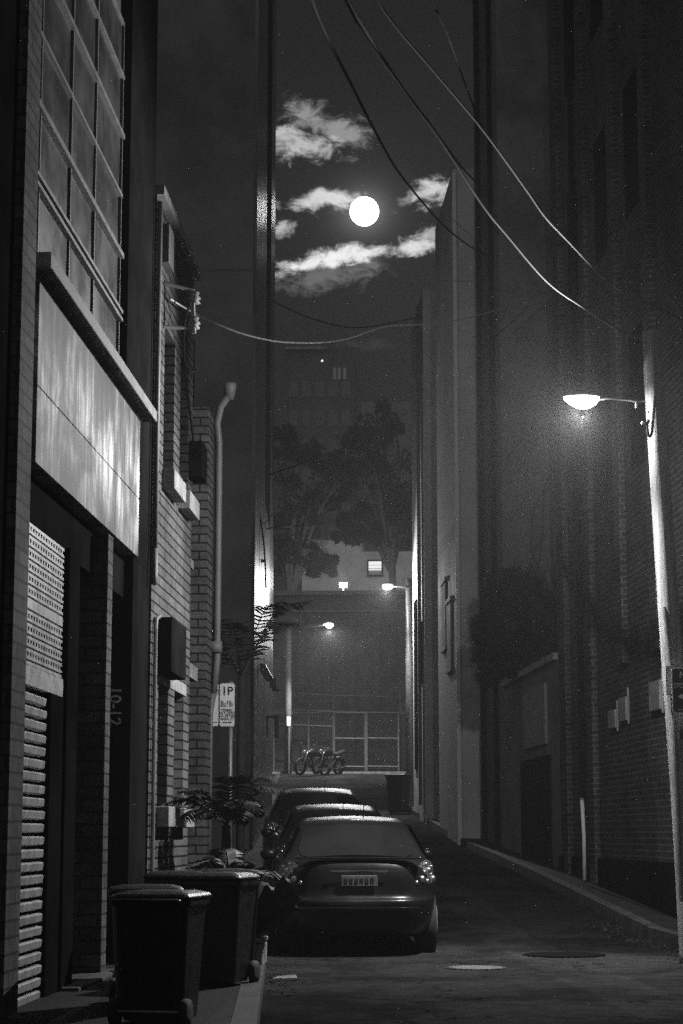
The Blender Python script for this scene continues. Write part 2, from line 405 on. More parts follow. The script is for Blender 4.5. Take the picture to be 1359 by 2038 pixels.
# shutter: perforated upper curtain and solid slats below
sh = MB(); z = 3.335; zs = []
k = 0
while z > 2.33:
    hgt = .085; solid = (k == 6)
    if solid: sh.box(X0-.06, X0-.02, 12.95, 14.64, z-.07, z)
    else:
        sh.box(X0-.06, X0-.02, 12.95, 14.64, z-.022, z); sh.box(X0-.06, X0-.02, 12.95, 14.64, z-.07, z-.05)
        d = 12.96
        while d < 14.6: sh.box(X0-.058, X0-.022, d, d+.042, z-.05, z-.022); d += .092
    z -= hgt; k += 1
sh.box(X0-.07, X0-.01, 12.95, 14.64, 2.24, z+.055)
P('perforated_shutter', sh, 'slat')
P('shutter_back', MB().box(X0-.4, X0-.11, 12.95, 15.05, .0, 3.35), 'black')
sl = MB(); s2_ = MB(); z = 2.2
while z > .06:
    q = random.uniform(-.003, .003); prof = [(-.075, z), (-.034+q, z-.003), (-.022+q, z-.010), (-.021+q, z-.014), (-.027+q, z-.058), (-.034+q, z-.063), (-.075, z-.068)]
    sl.rings([[(X0+p[0], y, p[1]) for p in prof] for y in (12.95, 14.10+random.uniform(-.02, .02))])
    s2_.rings([[(X0+p[0]+.0, y, p[1]) for p in prof] for y in (15.13, 15.30)])
    z -= .0875
z = 3.3
while z > 2.25:
    q = random.uniform(-.003, .003); prof = [(-.075, z), (-.034+q, z-.003), (-.022+q, z-.010), (-.021+q, z-.014), (-.027+q, z-.058), (-.034+q, z-.063), (-.075, z-.068)]
    s2_.rings([[(X0+p[0], y, p[1]) for p in prof] for y in (15.13, 15.27)]); z -= .0875
P('roller_shutter', sl, 'slat'); P('shutter_strip', s2_, 'slat')
P('shutter_shade', MB().box(X0-.1, X0+.015, 14.66, 15.11, 0, 3.35).box(X0-.1, X0-.005, 14.16, 14.655, 0, 2.235), 'darkpaint', bevel=.004)  # dark panels added in place of the shadow that crosses the shutter
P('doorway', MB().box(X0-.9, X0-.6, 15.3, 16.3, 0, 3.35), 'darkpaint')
P('pier', MB().box(X0-.9, X0+.03, 16.3, 16.54, 0, 3.70), 'pierbrick')
P('doorstep', MB().box(X0-.6, X0+.14, 14.7, 16.8, .0, .16), 'kerb', bevel=.01)
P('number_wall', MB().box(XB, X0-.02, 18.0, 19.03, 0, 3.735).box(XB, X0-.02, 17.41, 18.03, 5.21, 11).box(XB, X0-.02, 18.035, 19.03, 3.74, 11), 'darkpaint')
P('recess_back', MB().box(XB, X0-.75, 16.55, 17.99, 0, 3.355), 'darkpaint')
nl = aty(228, 1405, 17.99)
text('house_number', '10-12', .15, 'number', L, Vector((nl.x, 17.995, nl.z))-L.location, (R(90), R(90), 0), sx=1.02)
# brick front with two pairs of windows
def wall_with_holes(mb, x0, x1, ya, yb, za, zb, holes):
    ys = sorted({ya, yb, *[h[0] for h in holes], *[h[1] for h in holes]}); zs_ = sorted({za, zb, *[h[2] for h in holes], *[h[3] for h in holes]})
    for a, b in zip(ys, ys[1:]):
        run = None
        for c, d in zip(zs_, zs_[1:]):
            hole = any(h[0] <= (a+b)/2 <= h[1] and h[2] <= (c+d)/2 <= h[3] for h in holes)
            if not hole: run = (run[0], d) if run else (c, d)
            if hole and run: mb.box(x0, x1, a, b, *run); run = None
        if run: mb.box(x0, x1, a, b, *run)
    return mb
UW = [(19.72, 20.52, 4.86, 6.35), (21.0, 21.72, 4.86, 6.35)]
LW = [(19.62, 20.35, 1.52, 2.72), (20.85, 21.6, 1.52, 2.72)]
P('brick_wall', wall_with_holes(MB(), XB, X0, 19.04, 22.1, 0, 7.5, UW+LW), 'blockwork')
P('coping', MB().box(XB, X0+.07, 19.04, 22.2, 7.503, 7.6), 'concrete')
for i, (a, b, c, d) in enumerate(UW+LW):
    f = MB().box(X0-.20, X0-.14, a, a+.05, c, d).box(X0-.20, X0-.14, b-.05, b, c, d).box(X0-.198, X0-.142, a+.05, b-.05, c, c+.06).box(X0-.198, X0-.142, a+.05, b-.05, d-.06, d).box(X0-.2, X0-.14, a+.05, b-.05, (c+d)/2-.025, (c+d)/2+.025)
    w = P('window', f, 'darkpaint')
    P('pane', MB().add([(X0-.17, a+.05, c+.06), (X0-.17, b-.05, c+.06), (X0-.17, b-.05, d-.06), (X0-.17, a+.05, d-.06)], [(0, 1, 2, 3)]), 'glass', parent=w)
    P('sill', MB().box(X0-.14, X0+.13, a-.06, b+.06, c-.2, c-.003), 'concrete', parent=w, bevel=.008)
P('lower_lintel', MB().box(X0-.1, X0+.012, 19.5, 21.75, 2.725, 2.85), 'concrete')
mbx = MB().box(X0+.003, X0+.17, 19.3, 20.42, 2.80, 3.33); mb_ = P('meter_box', mbx, 'darkpaint', bevel=.012)
P('conduit', MB().tube([(X0+.03, 19.16, .3), (X0+.03, 19.16, 3.2), (X0+.03, 19.2, 3.3), (X0+.05, 19.32, 3.34)], .02), 'pipe')
P('downpipe', MB().tube([(X0+.04, 18.96, 3.95), (X0+.04, 18.96, 7.4)], .028).tube([(X0+.045, 18.9, 3.6), (X0+.045, 18.93, 3.7), (X0+.04, 18.96, 3.95)], .03), 'pipe', smooth=True)
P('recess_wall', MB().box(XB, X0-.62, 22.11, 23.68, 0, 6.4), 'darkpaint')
P('recess_sill', MB().box(X0-.62, X0-.05, 22.6, 23.3, 3.0, 3.16), 'concrete')
P('recess_sill', MB().box(X0-.62, X0-.1, 22.7, 23.2, 4.3, 4.4), 'concrete')
P('end_pier', MB().box(XB, X0, 23.7, 24.25, 0, 6.35), 'blockwork')
P('gutter_pipe', MB().tube([(X0+.0, 24.5, 2.95), (X0+.04, 24.5, 3.35), (X0+.04, 24.5, 6.05), (X0+.02, 24.45, 6.3), (X0+.06, 24.45, 6.5), (X0+.15, 24.5, 6.66)], .045).tube([(X0-.03, 24.4, .5), (X0-.03, 24.4, 2.7), (X0+.0, 24.5, 2.95)], .04).lathe([(.05, 0), (.08, .14), (.08, .2)], (X0+.17, 24.5, 6.62)).box(X0-.06, X0+.1, 24.42, 24.58, 3.45, 3.58), 'pipe', smooth=True)
P('junction_box', MB().box(X0+.003, X0+.16, 21.75, 22.2, 5.15, 5.55), 'darkpaint', bevel=.01)

# service bracket and its slack cables on the left brick front
br = thing('cable_bracket', 'rusty service bracket with insulators high on the left brick front', 'bracket', (X0, 19.5, 6.6))
b_ = MB().tube([(X0, 19.6, 6.75), (X0+.28, 19.7, 6.7), (X0+.3, 19.7, 6.25)], .025).tube([(X0, 19.6, 6.3), (X0+.3, 19.72, 6.3)], .022)
b_.build('bracket_arm', 'steel', br, world=True)
for zz in (6.36, 6.62):
    MB().lathe([(.02, -.06), (.06, -.05), (.035, -.02), (.065, .0), (.035, .03), (.05, .06), (.015, .08)], (X0+.3, 19.72, zz)).build('insulator', 'steel', br, world=True, smooth=True)
MB().tube(spline([(X0+.28, 19.7, 6.65), (X0+.12, 20.3, 6.45), (X0+.06, 21., 6.1), (X0+.04, 21.9, 5.55)]), .012).build('service_wire', 'cable', br, world=True)
MB().box(X0+.003, X0+.08, 19.35, 19.75, 6.9, 7.3).build('back_plate', 'soot', br, world=True)

# dark building further along on the left, its alley side clad in streaked metal sheet
L2 = thing('dark_building', 'tall dark building with a shiny streaked metal side at the left edge of the sky', 'building', (-8, 44, 0))
xl2 = lambda y: -3.63-.06*(y-40)
P('wall', MB().prism([(-16, 40), (xl2(40)-.07, 40), (xl2(57.8)-.07, 57.8), (-16, 57.8)], 0, 34), 'soot', parent=L2)
P('low_wing', MB().box(-16, -3.3, 24.3, 26.98, 0, 8.), 'darkpaint', parent=L2)
def clad(ya, yb, z0, z1, mt, off=0., seams=()):
    cl = [(xl2(ya)-.068, ya), (xl2(ya)+off, ya)]
    for y in seams: cl += [(xl2(y-.04)+off, y-.04), (xl2(y-.04)-.05, y-.03), (xl2(y+.04)-.05, y+.03), (xl2(y+.04)+off, y+.04)]
    P('metal_cladding', MB().prism(cl+[(xl2(yb)+off, yb), (xl2(yb)-.068, yb)], z0, z1), mt, parent=L2)
clad(40, 47.9, 0, 33.9, 'polemetal', 0., (41.6, 43.3, 45.2, 46.6))
clad(47.91, 52.9, 0, 9.2, 'polemetal', .004, (50.2,))
clad(47.91, 52.9, 9.21, 33.9, 'darkpaint', -.03)
clad(52.91, 57.8, 0, 33.9, 'polemetal', 0., (54.4, 56.))
# ------------------------------------------------------------------ right side buildings
def foot(y0, y1, off=0., depth=12):
    return [(XW(y0)+off, y0), (XW(y1)+off, y1), (XW(y1)+depth, y1), (XW(y0)+depth, y0)]
A1 = thing('brick_building', 'tall dark brick building beside the near street lamp', 'building', (5, 28, 0))
P('wall', MB().prism(foot(-9, 33.9), 0, 24), 'redbrick', parent=A1)
for yy in (25.95, 28.2, 30.6, 32.9):
    P('brick_pier', MB().prism([(XW(yy-.2)-.09, yy-.2), (XW(yy+.2)-.09, yy+.2), (XW(yy+.2)+.1, yy+.2), (XW(yy-.2)+.1, yy-.2)], 3.6 if yy < 29 else 0, 24), 'redbrick', parent=A1)
P('plinth', MB().prism([(XW(14)-.05, 14), (XW(33.88)-.05, 33.88), (XW(33.88)+.1, 33.88), (XW(14)+.1, 14)], 0, .9), 'darkpaint', parent=A1)
for yy in (27.0, 29.3, 31.7):
    for zz in (6.2, 9.8, 13.4):
        P('window', MB().prism([(XW(yy-.45)-.015, yy-.45), (XW(yy+.45)-.015, yy+.45), (XW(yy+.45)+.1, yy+.45), (XW(yy-.45)+.1, yy-.45)], zz, zz+1.9), 'darkpaint', parent=A1)
P('downpipe', MB().tube([(XW(31.2)-.1, 31.2, 0.9), (XW(31.2)-.1, 31.2, 23)], .045), 'darkpaint', parent=A1)

AN = thing('garage', 'low garage wing with a pale board under its parapet, below the bushy tree', 'building', (3, 37, 0))
P('wall', MB().prism(foot(33.92, 40.4, 0, 3.0), 0, 4.15), 'renderdark', parent=AN)
P('parapet_cap', MB().prism(foot(33.92, 40.4, -.08, 3.0), 4.153, 4.27), 'concrete', parent=AN)
P('pale_board', MB().prism([(XW(y)+o, y) for y, o in ((35.1, -.05), (37.6, -.05), (37.6, .05), (35.1, .05))], 2.8, 3.85), 'boarding', parent=AN)
P('door', MB().prism([(XW(y)+o, y) for y, o in ((34.8, -.03), (38.2, -.03), (38.2, .05), (34.8, .05))], .6, 2.6), 'darkpaint', parent=AN)
A0 = thing('dark_building', 'tall unlit block set back behind the bushy tree', 'building', (8, 37, 0))
P('wall', MB().prism([(XW(33.92)+3.1, 33.92), (XW(40.4)+3.1, 40.39), (16, 40.39), (16, 33.92)], 0, 24), 'soot', parent=A0)
A2 = thing('dark_building', 'tall narrow dark building between the bushy tree and the pale grey wall', 'building', (3, 42, 0))
P('wall', MB().prism(foot(40.42, 44.28), 0, 26), 'renderdark', parent=A2)
for yy in (41.2, 43.2): P('downpipe', MB().tube([(XW(yy)-.07, yy, 1), (XW(yy)-.07, yy, 25)], .05), 'darkpaint', parent=A2)

B = thing('rendered_building', 'pale grey rendered building with a lit corner pilaster, beyond the tree', 'building', (3, 46, 0))
P('wall', MB().prism([(.47, 44.32), (.06, 49.0), (12, 49.0), (12, 44.32)], 0, 16.3), 'render', parent=B)
P('corner_pilaster', MB().prism([(.45, 44.25), (.535, 44.25), (.535, 44.318), (.45, 44.40)], 0, 16.2), 'white', parent=B)
for (yy, z0) in ((46.0, 5.0), (47.3, 5.6)):
    xs = lambda y: .47-.0876*(y-44.32)
    w = P('window', MB().prism([(xs(yy-.5)-.03, yy-.5), (xs(yy+.5)-.03, yy+.5), (xs(yy+.5)+.1, yy+.5), (xs(yy-.5)+.1, yy-.5)], z0, z0+1.5), 'renderdark', parent=B)
    P('sill', MB().prism([(xs(yy-.6)-.05, yy-.6), (xs(yy+.6)-.05, yy+.6), (xs(yy+.6)+.1, yy+.6), (xs(yy-.6)+.1, yy-.6)], z0-.1, z0-.003), 'concrete', parent=w)
    P('hood', MB().prism([(xs(yy-.6)-.05, yy-.6), (xs(yy+.6)-.05, yy+.6), (xs(yy+.6)+.1, yy+.6), (xs(yy-.6)+.1, yy-.6)], z0+1.503, z0+1.6), 'concrete', parent=w)
Cb = thing('rendered_building', 'rendered building whose side is lit by the farther right street lamp', 'building', (3, 54, 0))
xc = lambda y: -.286-.08*(y-52)
P('wall', MB().prism([(xc(52), 52), (xc(56.5), 56.5), (12, 56.5), (12, 52)], 0, 15.6), 'render', parent=Cb)
for yy, z0, zh in ((53.3, 5.2, 1.6), (55.2, 3.0, 4.6)):
    P('window', MB().prism([(xc(yy-.45)-.03, yy-.45), (xc(yy+.45)-.03, yy+.45), (xc(yy+.45)+.1, yy+.45), (xc(yy-.45)+.1, yy-.45)], z0, z0+zh), 'darkpaint', parent=Cb)
P('gutter', MB().tube([(xc(53)-.06, 53, 15.4), (xc(53)-.06, 53, 2)], .05), 'pipe', parent=Cb)
D = thing('low_building', 'dark low building at the right corner of the cross street', 'building', (4, 61, 0))
P('wall', MB().prism([(.1, 57), (-.1, 64), (12, 64), (12, 57)], 0, 12), 'soot', parent=D)

# pale meter boxes on the right brick wall
for yy, z0, z1, lab in ((26.1, 2.82, 3.2, 'pale sheet metal box next to the timber pole, brightest of the three'), (28.2, 2.8, 3.13, 'pale sheet metal box, the middle one of the three on the right brick wall'), (28.98, 2.74, 3.0, 'smallest pale box on the right brick wall, farthest from the timber pole')):
    hw = .32 if yy < 27 else .24
    t_ = thing('meter_box', lab, 'meter box', (XW(yy), yy, z0), group='pale boxes on the brick wall')
    MB().prism([(XW(yy-hw)-.07, yy-hw), (XW(yy+hw)-.07, yy+hw), (XW(yy+hw)-.003, yy+hw), (XW(yy-hw)-.003, yy-hw)], z0, z1).build('case', 'box', t_, world=True, bevel=.01)
    MB().tube([(XW(yy-hw)-.03, yy-hw-.03, z0-.05), (XW(yy-hw)-.03, yy-hw-.03, z1+.12)], .018).build('conduit', 'galv', t_, world=True)
# white standing pipe on right footpath
tp = thing('white_post', 'thin white standing pipe on the dark right footpath by the brick wall', 'post', (2.22, 30.6, .5))
p0 = aty(1163, 1738, 30.6); p1 = aty(1158, 1592, 30.6)
MB().tube([p0-Vector((0, 0, .1)), p0.lerp(p1, .5)+Vector((.012, 0, 0)), p1], .03).build('pipe', 'white', tp, world=True, smooth=True)
MB().tube([p1, p1+Vector((0, 0, .03))], .034).build('cap', 'galv', tp, world=True)

# ------------------------------------------------------------------ street lamps / poles
def lamp_light(name, loc, P_, aim, spill, rad=.008, size=164, blend=.5):
    l = bpy.data.lights.new(name, 'SPOT'); l.energy = P_; l.spot_size = R(size); l.spot_blend = blend; l.shadow_soft_size = rad
    o = bpy.data.objects.new(name, l); COL.objects.link(o); o.location = loc; o.rotation_euler = (-Vector(aim)).to_track_quat('Z', 'Y').to_euler()
    if not spill: return
    l2 = bpy.data.lights.new(name, 'POINT'); l2.energy = spill; l2.shadow_soft_size = rad
    o2 = bpy.data.objects.new(name, l2); COL.objects.link(o2); o2.location = loc
PY = 20.3
tpole = thing('timber_pole', 'leaning timber power pole with bright street lamp at the right edge', 'pole', (2.6, PY, 0))
pts = [(2.50, PY, -.2), (2.44, PY, 1.6), (2.36, PY, 3.2), (2.265, PY, 5.6), (2.24, PY, 6.36)]
MB().tube(spline(pts, 6), [.128-.038*i/24 for i in range(25)], 20).build('shaft', 'wood', tpole, world=True, smooth=True)
lp = aty(1155, 803, PY)
arm = [aty(1306, 797, PY), aty(1268, 800, PY), aty(1255, 797, PY), aty(1210, 793, PY), aty(1190, 796, PY)]
MB().tube(arm, .012).tube([aty(1266, 796, PY), aty(1266, 812, PY)], .014).build('lamp_arm', 'galv', tpole, world=True, smooth=True)
hd = MB(); c0 = aty(1158, 797, PY)
rs = []
for px, up_, dn, w in ((1121, .012, .0, .02), (1130, .03, .03, .06), (1145, .04, .04, .10), (1160, .045, .045, .11), (1178, .035, .04, .09), (1190, .02, .03, .05), (1196, .015, .015, .02)):
    c = aty(px, 790, PY); rs.append([c+Vector((0, w*math.cos(a), (up_ if math.sin(a) > 0 else dn)*math.sin(a))) for a in [2*math.pi*k/12 for k in range(12)]])
head = hd.rings(rs).build('lamp_head', 'galv', tpole, world=True, smooth=True)
ln = MB(); rs = []
for px, dn, w in ((1122, .01, .02), (1132, .06, .06), (1145, .095, .09), (1158, .115, .10), (1172, .105, .09), (1184, .07, .06), (1192, .02, .02)):
    c = aty(px, 792, PY); rs.append([c+Vector((0, (w+.02)*math.cos(a), -.004+dn*math.sin(a) if math.sin(a) < 0 else .012*math.sin(a))) for a in [2*math.pi*k/14 for k in range(14)]])
ln.rings(rs).build('lens', 'glow', head, world=True, smooth=True)
lamp_light('near_lamp', aty(1156, 823, PY-.06), 2000, (-.42, -.72, -.55), 14, size=166, blend=.4)
lamp_light('near_lamp', aty(1150, 824, PY+.03), 950, (-.33, .90, -.38), 0, size=135, blend=.8)
lamp_light('near_lamp', aty(1160, 824, PY-.02), 190, (.55, -.25, -.80), 0, size=160)
wr = MB().tube(spline([aty(1303, 790, PY-.16), aty(1301, 815, PY-.18), aty(1297, 860, PY-.18), aty(1291, 868, PY-.18), aty(1288, 850, PY-.18), aty(1290, 835, PY-.18)]), .014)
wr.build('wire_loop', 'cable', tpole, world=True, smooth=True)
for px, py, r in ((1279, 842, .022), (1289, 820, .014), (1290, 838, .02)):
    MB().ball(aty(px, py, PY-.17), r).build('insulator', 'white', tpole, world=True, smooth=True)
MB().tube([(2.38, PY-.12, .6), (2.345, PY-.12, 2.75), (2.29, PY-.11, 3.5)], .02).box(2.28, 2.37, PY-.2, PY-.11, 2.62, 2.9).build('conduit', 'galv', tpole, world=True)

MPY = 44.
mp = L2
def pbox(px0, px1, py0, py1, y, dep=.2):
    a = aty(px0, py1, y); b = aty(px1, py0, y); return (a.x, b.x, y-dep/2, y+dep/2, a.z, b.z)
hood = MB(); a = aty(518, 1325, MPY-.35); b = aty(545, 1352, MPY-.35)
hood.add([(a.x, MPY-.5, a.z+.05), (a.x+.12, MPY-.5, a.z+.02), (b.x, MPY-.5, b.z), (b.x, MPY-.2, b.z), (a.x+.12, MPY-.2, a.z+.02), (a.x, MPY-.2, a.z+.05), (a.x, MPY-.5, a.z-.12), (a.x, MPY-.2, a.z-.12), (b.x-.16, MPY-.5, b.z-.04), (b.x-.16, MPY-.2, b.z-.04)],
         [(0, 1, 4, 5), (1, 2, 3, 4), (0, 5, 7, 6), (2, 8, 9, 3), (6, 7, 9, 8), (0, 6, 8, 2, 1), (5, 4, 3, 9, 7)])
hood.build('hood', 'steel', mp, world=True)
MB().box(*pbox(537, 551, 1350, 1368, MPY-.4, .2)).tube([aty(541, 1372, MPY-.4), aty(546, 1372, MPY-.4), aty(556, 1375, MPY-.4)], .03).build('small_box', 'steel', mp, world=True)
MB().box(*pbox(529, 555, 1424, 1429, MPY-.4, .15)).box(*pbox(546, 555, 1429.2, 1468, MPY-.4, .15)).box(*pbox(530, 534, 1429.2, 1466, MPY-.4, .15)).build('switch_box', 'steel', mp, world=True)
MB().tube(spline([aty(499, 942, MPY-.3), aty(511, 960, MPY-.3), aty(515, 1010, MPY-.3), aty(524, 1075, MPY-.25), aty(528, 1130, MPY-.25), aty(529, 1170, MPY-.25)]), .018).box(*pbox(519, 529, 1113, 1119, MPY-.25, .05)).build('riser_cable', 'cable', mp, world=True)

# far right lamp on pole
FY = 58.
f1 = thing('street_lamp', 'lit street lamp on a bracket at the far right corner', 'street lamp', (-.8, FY, gz(FY)), group='street lamps down the alley')
MB().tube([(aty(816, 1500, FY).x, FY, gz(FY)-.2), (aty(814, 1165, FY).x, FY, aty(814, 1165, FY).z+.2)], [.13, .10], 14).build('post', 'galv', f1, world=True, smooth=True)
MB().tube([aty(814, 1171, FY-.1), aty(800, 1168, FY-.1), aty(780, 1167, FY-.1)], .025).build('lamp_arm', 'galv', f1, world=True)
MB().ball(aty(771, 1163, FY-.1), .2, .12, .07).build('lamp_head', 'galv', f1, world=True, smooth=True)
MB().ball(aty(771, 1168, FY-.1), .15, .11, .09).build('lens', 'glow', f1, world=True, smooth=True)
lamp_light('far_lamp', aty(770, 1178, FY-.3), 1700, (-.35, -.75, -.45), 50, size=164, blend=.4)
# farthest lamp, left pole
GY = 78.4
f2 = thing('street_lamp', 'lit street lamp on a long arm above the parked motorcycles', 'street lamp', (-5.85, GY, gz(GY)), group='street lamps down the alley')
MB().tube([(aty(573, 1500, GY).x, GY, gz(GY)-.2), (aty(574, 1235, GY).x, GY, aty(574, 1235, GY).z)], [.15, .11], 14).build('post', 'steel', f2, world=True, smooth=True)
MB().tube([aty(575, 1254, GY), aty(610, 1248, GY-1), aty(645, 1243, GY-1.9)], .045).build('lamp_arm', 'steel', f2, world=True)
MB().ball(aty(654, 1240, GY-2), .2, .2, .08).build('lamp_head', 'galv', f2, world=True, smooth=True)
MB().ball(aty(655, 1243, GY-2), .16, .16, .14).build('lens', 'glow', f2, world=True, smooth=True)
MB().box(*pbox(571, 578, 1426, 1445, GY-.3, .1)).build('small_sign', 'signwhite', f2, world=True)
MB().tube([(aty(575, 1500, GY-.3).x, GY-.3, gz(GY)), (aty(575, 1440, GY-.3).x, GY-.3, aty(575, 1430, GY).z)], .03).build('sign_stem', 'galv', f2, world=True)
lamp_light('end_lamp', aty(655, 1256, GY-2.2), 2400, (.05, -.38, -.85), 120, size=164, blend=.4)

# ------------------------------------------------------------------ far end: fence, gate, walls, trees
EY = 80.3
fe = thing('wire_fence', 'tall wire fence with rails closing off the end of the alley', 'fence', (-5, EY, gz(EY)))
def fx(px, y=EY): return aty(px, 1400, y).x
def fzz(py, y=EY): return aty(680, py, y).z
MB().tube([aty(545, 1378, EY), aty(662, 1384, EY), aty(800, 1388, EY)], .035).build('top_rail', 'fencing', fe, world=True)
MB().tube([aty(545, 1411, EY), aty(662, 1417, EY), aty(806, 1420, EY)], .04).build('middle_rail', 'fencing', fe, world=True)
MB().tube([aty(548, 1441, EY), aty(662, 1446, EY)], .03).build('bottom_rail', 'fencing', fe, world=True)
for px, ty in ((545, 1375), (614, 1412), (663, 1358), (797, 1375), (812, 1375)):
    MB().tube([(fx(px), EY, gz(EY)), (fx(px), EY, fzz(ty))], .035).build('post', 'fencing', fe, world=True)
for py in (1360, 1366, 1372): MB().tube([aty(545, py, EY), aty(662, py+1, EY), aty(812, py+3, EY)], .008, 5).build('strand', 'fencing', fe, world=True)
ms = MB(); zb, zt = gz(EY)+.15, fzz(1384)
x_ = fx(540)
while x_ < fx(815):
    ms.tube([(x_, EY+.03, zb), (x_+(zt-zb)*.6, EY+.03, zt)], .0025, 3).tube([(x_, EY+.036, zt), (x_+(zt-zb)*.6, EY+.036, zb)], .0025, 3); x_ += .12
ms.build('wire_mesh', 'fencing', fe, world=True)
gt = thing('wire_gate', 'double wire gate in the fence beside the motorcycles', 'gate', (-2.5, EY-.1, gz(EY)))
for a, b in ((665, 727), (730, 793)):
    q = MB(); y = EY-.12
    for px in (a, b): q.tube([(fx(px, y), y, gz(EY)+.1), (fx(px, y), y, fzz(1418, y))], .04)
    for py in (1418, 1469, 1525): q.tube([(fx(a, y), y, fzz(py, y)), (fx(b, y), y, fzz(py+1, y))], .03)
    q.build('gate_leaf', 'fencing', gt, world=True)
bw = thing('boundary_wall', 'low brick boundary wall behind the motorcycles', 'wall', (-6, 82, 3.7))
MB().box(-40, aty(660, 1400, 82).x, 82, 82.3, 3.5, aty(600, 1420, 82).z).build('wall', 'farbrick', bw, world=True)
MB().box(-40, aty(661, 1400, 82).x, 81.95, 82.35, aty(600, 1420, 82).z+.003, aty(600, 1416, 82).z+.06).build('coping', 'concrete', bw, world=True)
WY = 95.
ew = thing('warehouse', 'windowless brick warehouse wall with a pale roof edge closing the view', 'building', (-5, WY, 3.7))
zt = aty(700, 1184, WY).z
MB().box(-30, 30, WY, WY+8, 3.5, zt).build('wall', 'farbrick', ew, world=True)
MB().box(-30, 30, WY-.12, WY+8, zt+.003, zt+.2).build('roof_edge', 'concrete', ew, world=True)
MB().box(*[c for c in pbox(575, 593, 1228, 1243, WY-.05, .2)]).build('vent', 'steel', ew, world=True)
MB().box(-30, 30, WY-.06, WY-.004, aty(680, 1216, WY).z-.05, aty(680, 1216, WY).z+.05).build('ledge', 'concrete', ew, world=True)
for px in (600, 650, 700, 750, 800):
    MB().box(fx(px, WY)-.15, fx(px, WY)+.15, WY-.15, WY-.004, 3.5, aty(680, 1222, WY).z).build('pilaster', 'farbrick', ew, world=True)
lb = aty(683, 1165, WY+1)
fl = thing('floodlight', 'bright floodlight on the warehouse roof edge', 'floodlight', (lb.x, WY+1, zt+.2))
MB().tube([(lb.x, WY+1, zt+.1), lb], .04).build('stand', 'galv', fl, world=True)
MB().box(lb.x-.2, lb.x+.2, WY+1.02, WY+1.2, lb.z-.12, lb.z+.15).build('housing', 'galv', fl, world=True)
MB().ball((lb.x, WY+1., lb.z), .17, .05, .13).build('lens', 'glow', fl, world=True, smooth=True)
pl = bpy.data.lights.new('floodlight', 'POINT'); pl.energy = 700; pl.shadow_soft_size = .1
po = bpy.data.objects.new('floodlight_lamp', pl); COL.objects.link(po); po.location = (lb.x+.0, WY+.8, lb.z+.25); po.parent = None
HB = 108.
hb = thing('apartment_building', 'floodlit pale building with one lit louvred window above the warehouse', 'building', (-4, HB, 3.7))
x0, x1 = fx(600, HB), fx(834, HB); ztb = aty(700, 1074, HB).z
MB().box(x0, fx(720, HB), HB, HB+8, 3.5, ztb).box(fx(720, HB)+.003, x1+12, HB, HB+8, 3.5, aty(700, 1098, HB).z).build('wall', 'render', hb, world=True)
wx0, wx1, wz0, wz1 = fx(734, HB), fx(760, HB), aty(700, 1143, HB).z, aty(700, 1117, HB).z
w = MB().box(wx0-.1, wx1+.1, HB-.12, HB-.003, wz0-.15, wz0-.03).box(wx0-.08, wx0, HB-.1, HB-.003, wz0-.03, wz1).box(wx1, wx1+.08, HB-.1, HB-.003, wz0-.03, wz1).box(wx0-.08, wx1+.08, HB-.1, HB-.003, wz1, wz1+.06).build('window', 'darkpaint', hb, world=True)
lv = MB()
for k, (a, b) in enumerate(((.0, .17), (.30, .38), (.45, .66), (.70, .97))):
    lv.box(wx0, wx1, HB-.04, HB-.003, wz0+(wz1-wz0)*a, wz0+(wz1-wz0)*b) if k != 0 else None
lv.build('pane', 'window_lit', w, world=True)
TW = 150.
tw = thing('tower_block', 'far dark tower block with one dim window, above the trees', 'building', (-10, TW, 3.7))
tz = aty(600, 692, TW).z
MB().box(fx(560, TW)-6, fx(705, TW), TW, TW+14, 3.5, tz).build('wall', mat('far_wall', .075, .9, var=.3, vs=.3), tw, world=True)
q = MB()
for px in (663, 672, 683): a = aty(px, 755, TW); b = aty(px+6, 732, TW); q.box(a.x, b.x, TW-.05, TW-.003, a.z, b.z)
q.build('window', 'window_dim', tw, world=True)
for k in range(6):
    for j in range(5):
        a = aty(575+j*26, 790+k*58, TW); MB().box(a.x, a.x+.7, TW-.05, TW-.003, a.z, a.z+1.2).build('window', 'glass', tw, world=True)
MB().ball(aty(641, 718, TW-.3), .09).build('wall_lamp', 'tinylamp', tw, world=True)
MB().box(fx(565, TW), fx(650, TW), TW-.4, TW-.003, aty(600, 697, TW).z, aty(600, 693, TW).z).build('roof_edge', 'concrete', tw, world=True)
tw2 = thing('tower_block', 'distant low tower block at right of the far dark tower', 'building', (0, 170, 3.7))
MB().box(fx(706, 170), fx(850, 170), 170, 184, 3.5, aty(760, 800, 170).z).build('wall', 'renderdark', tw2, world=True)

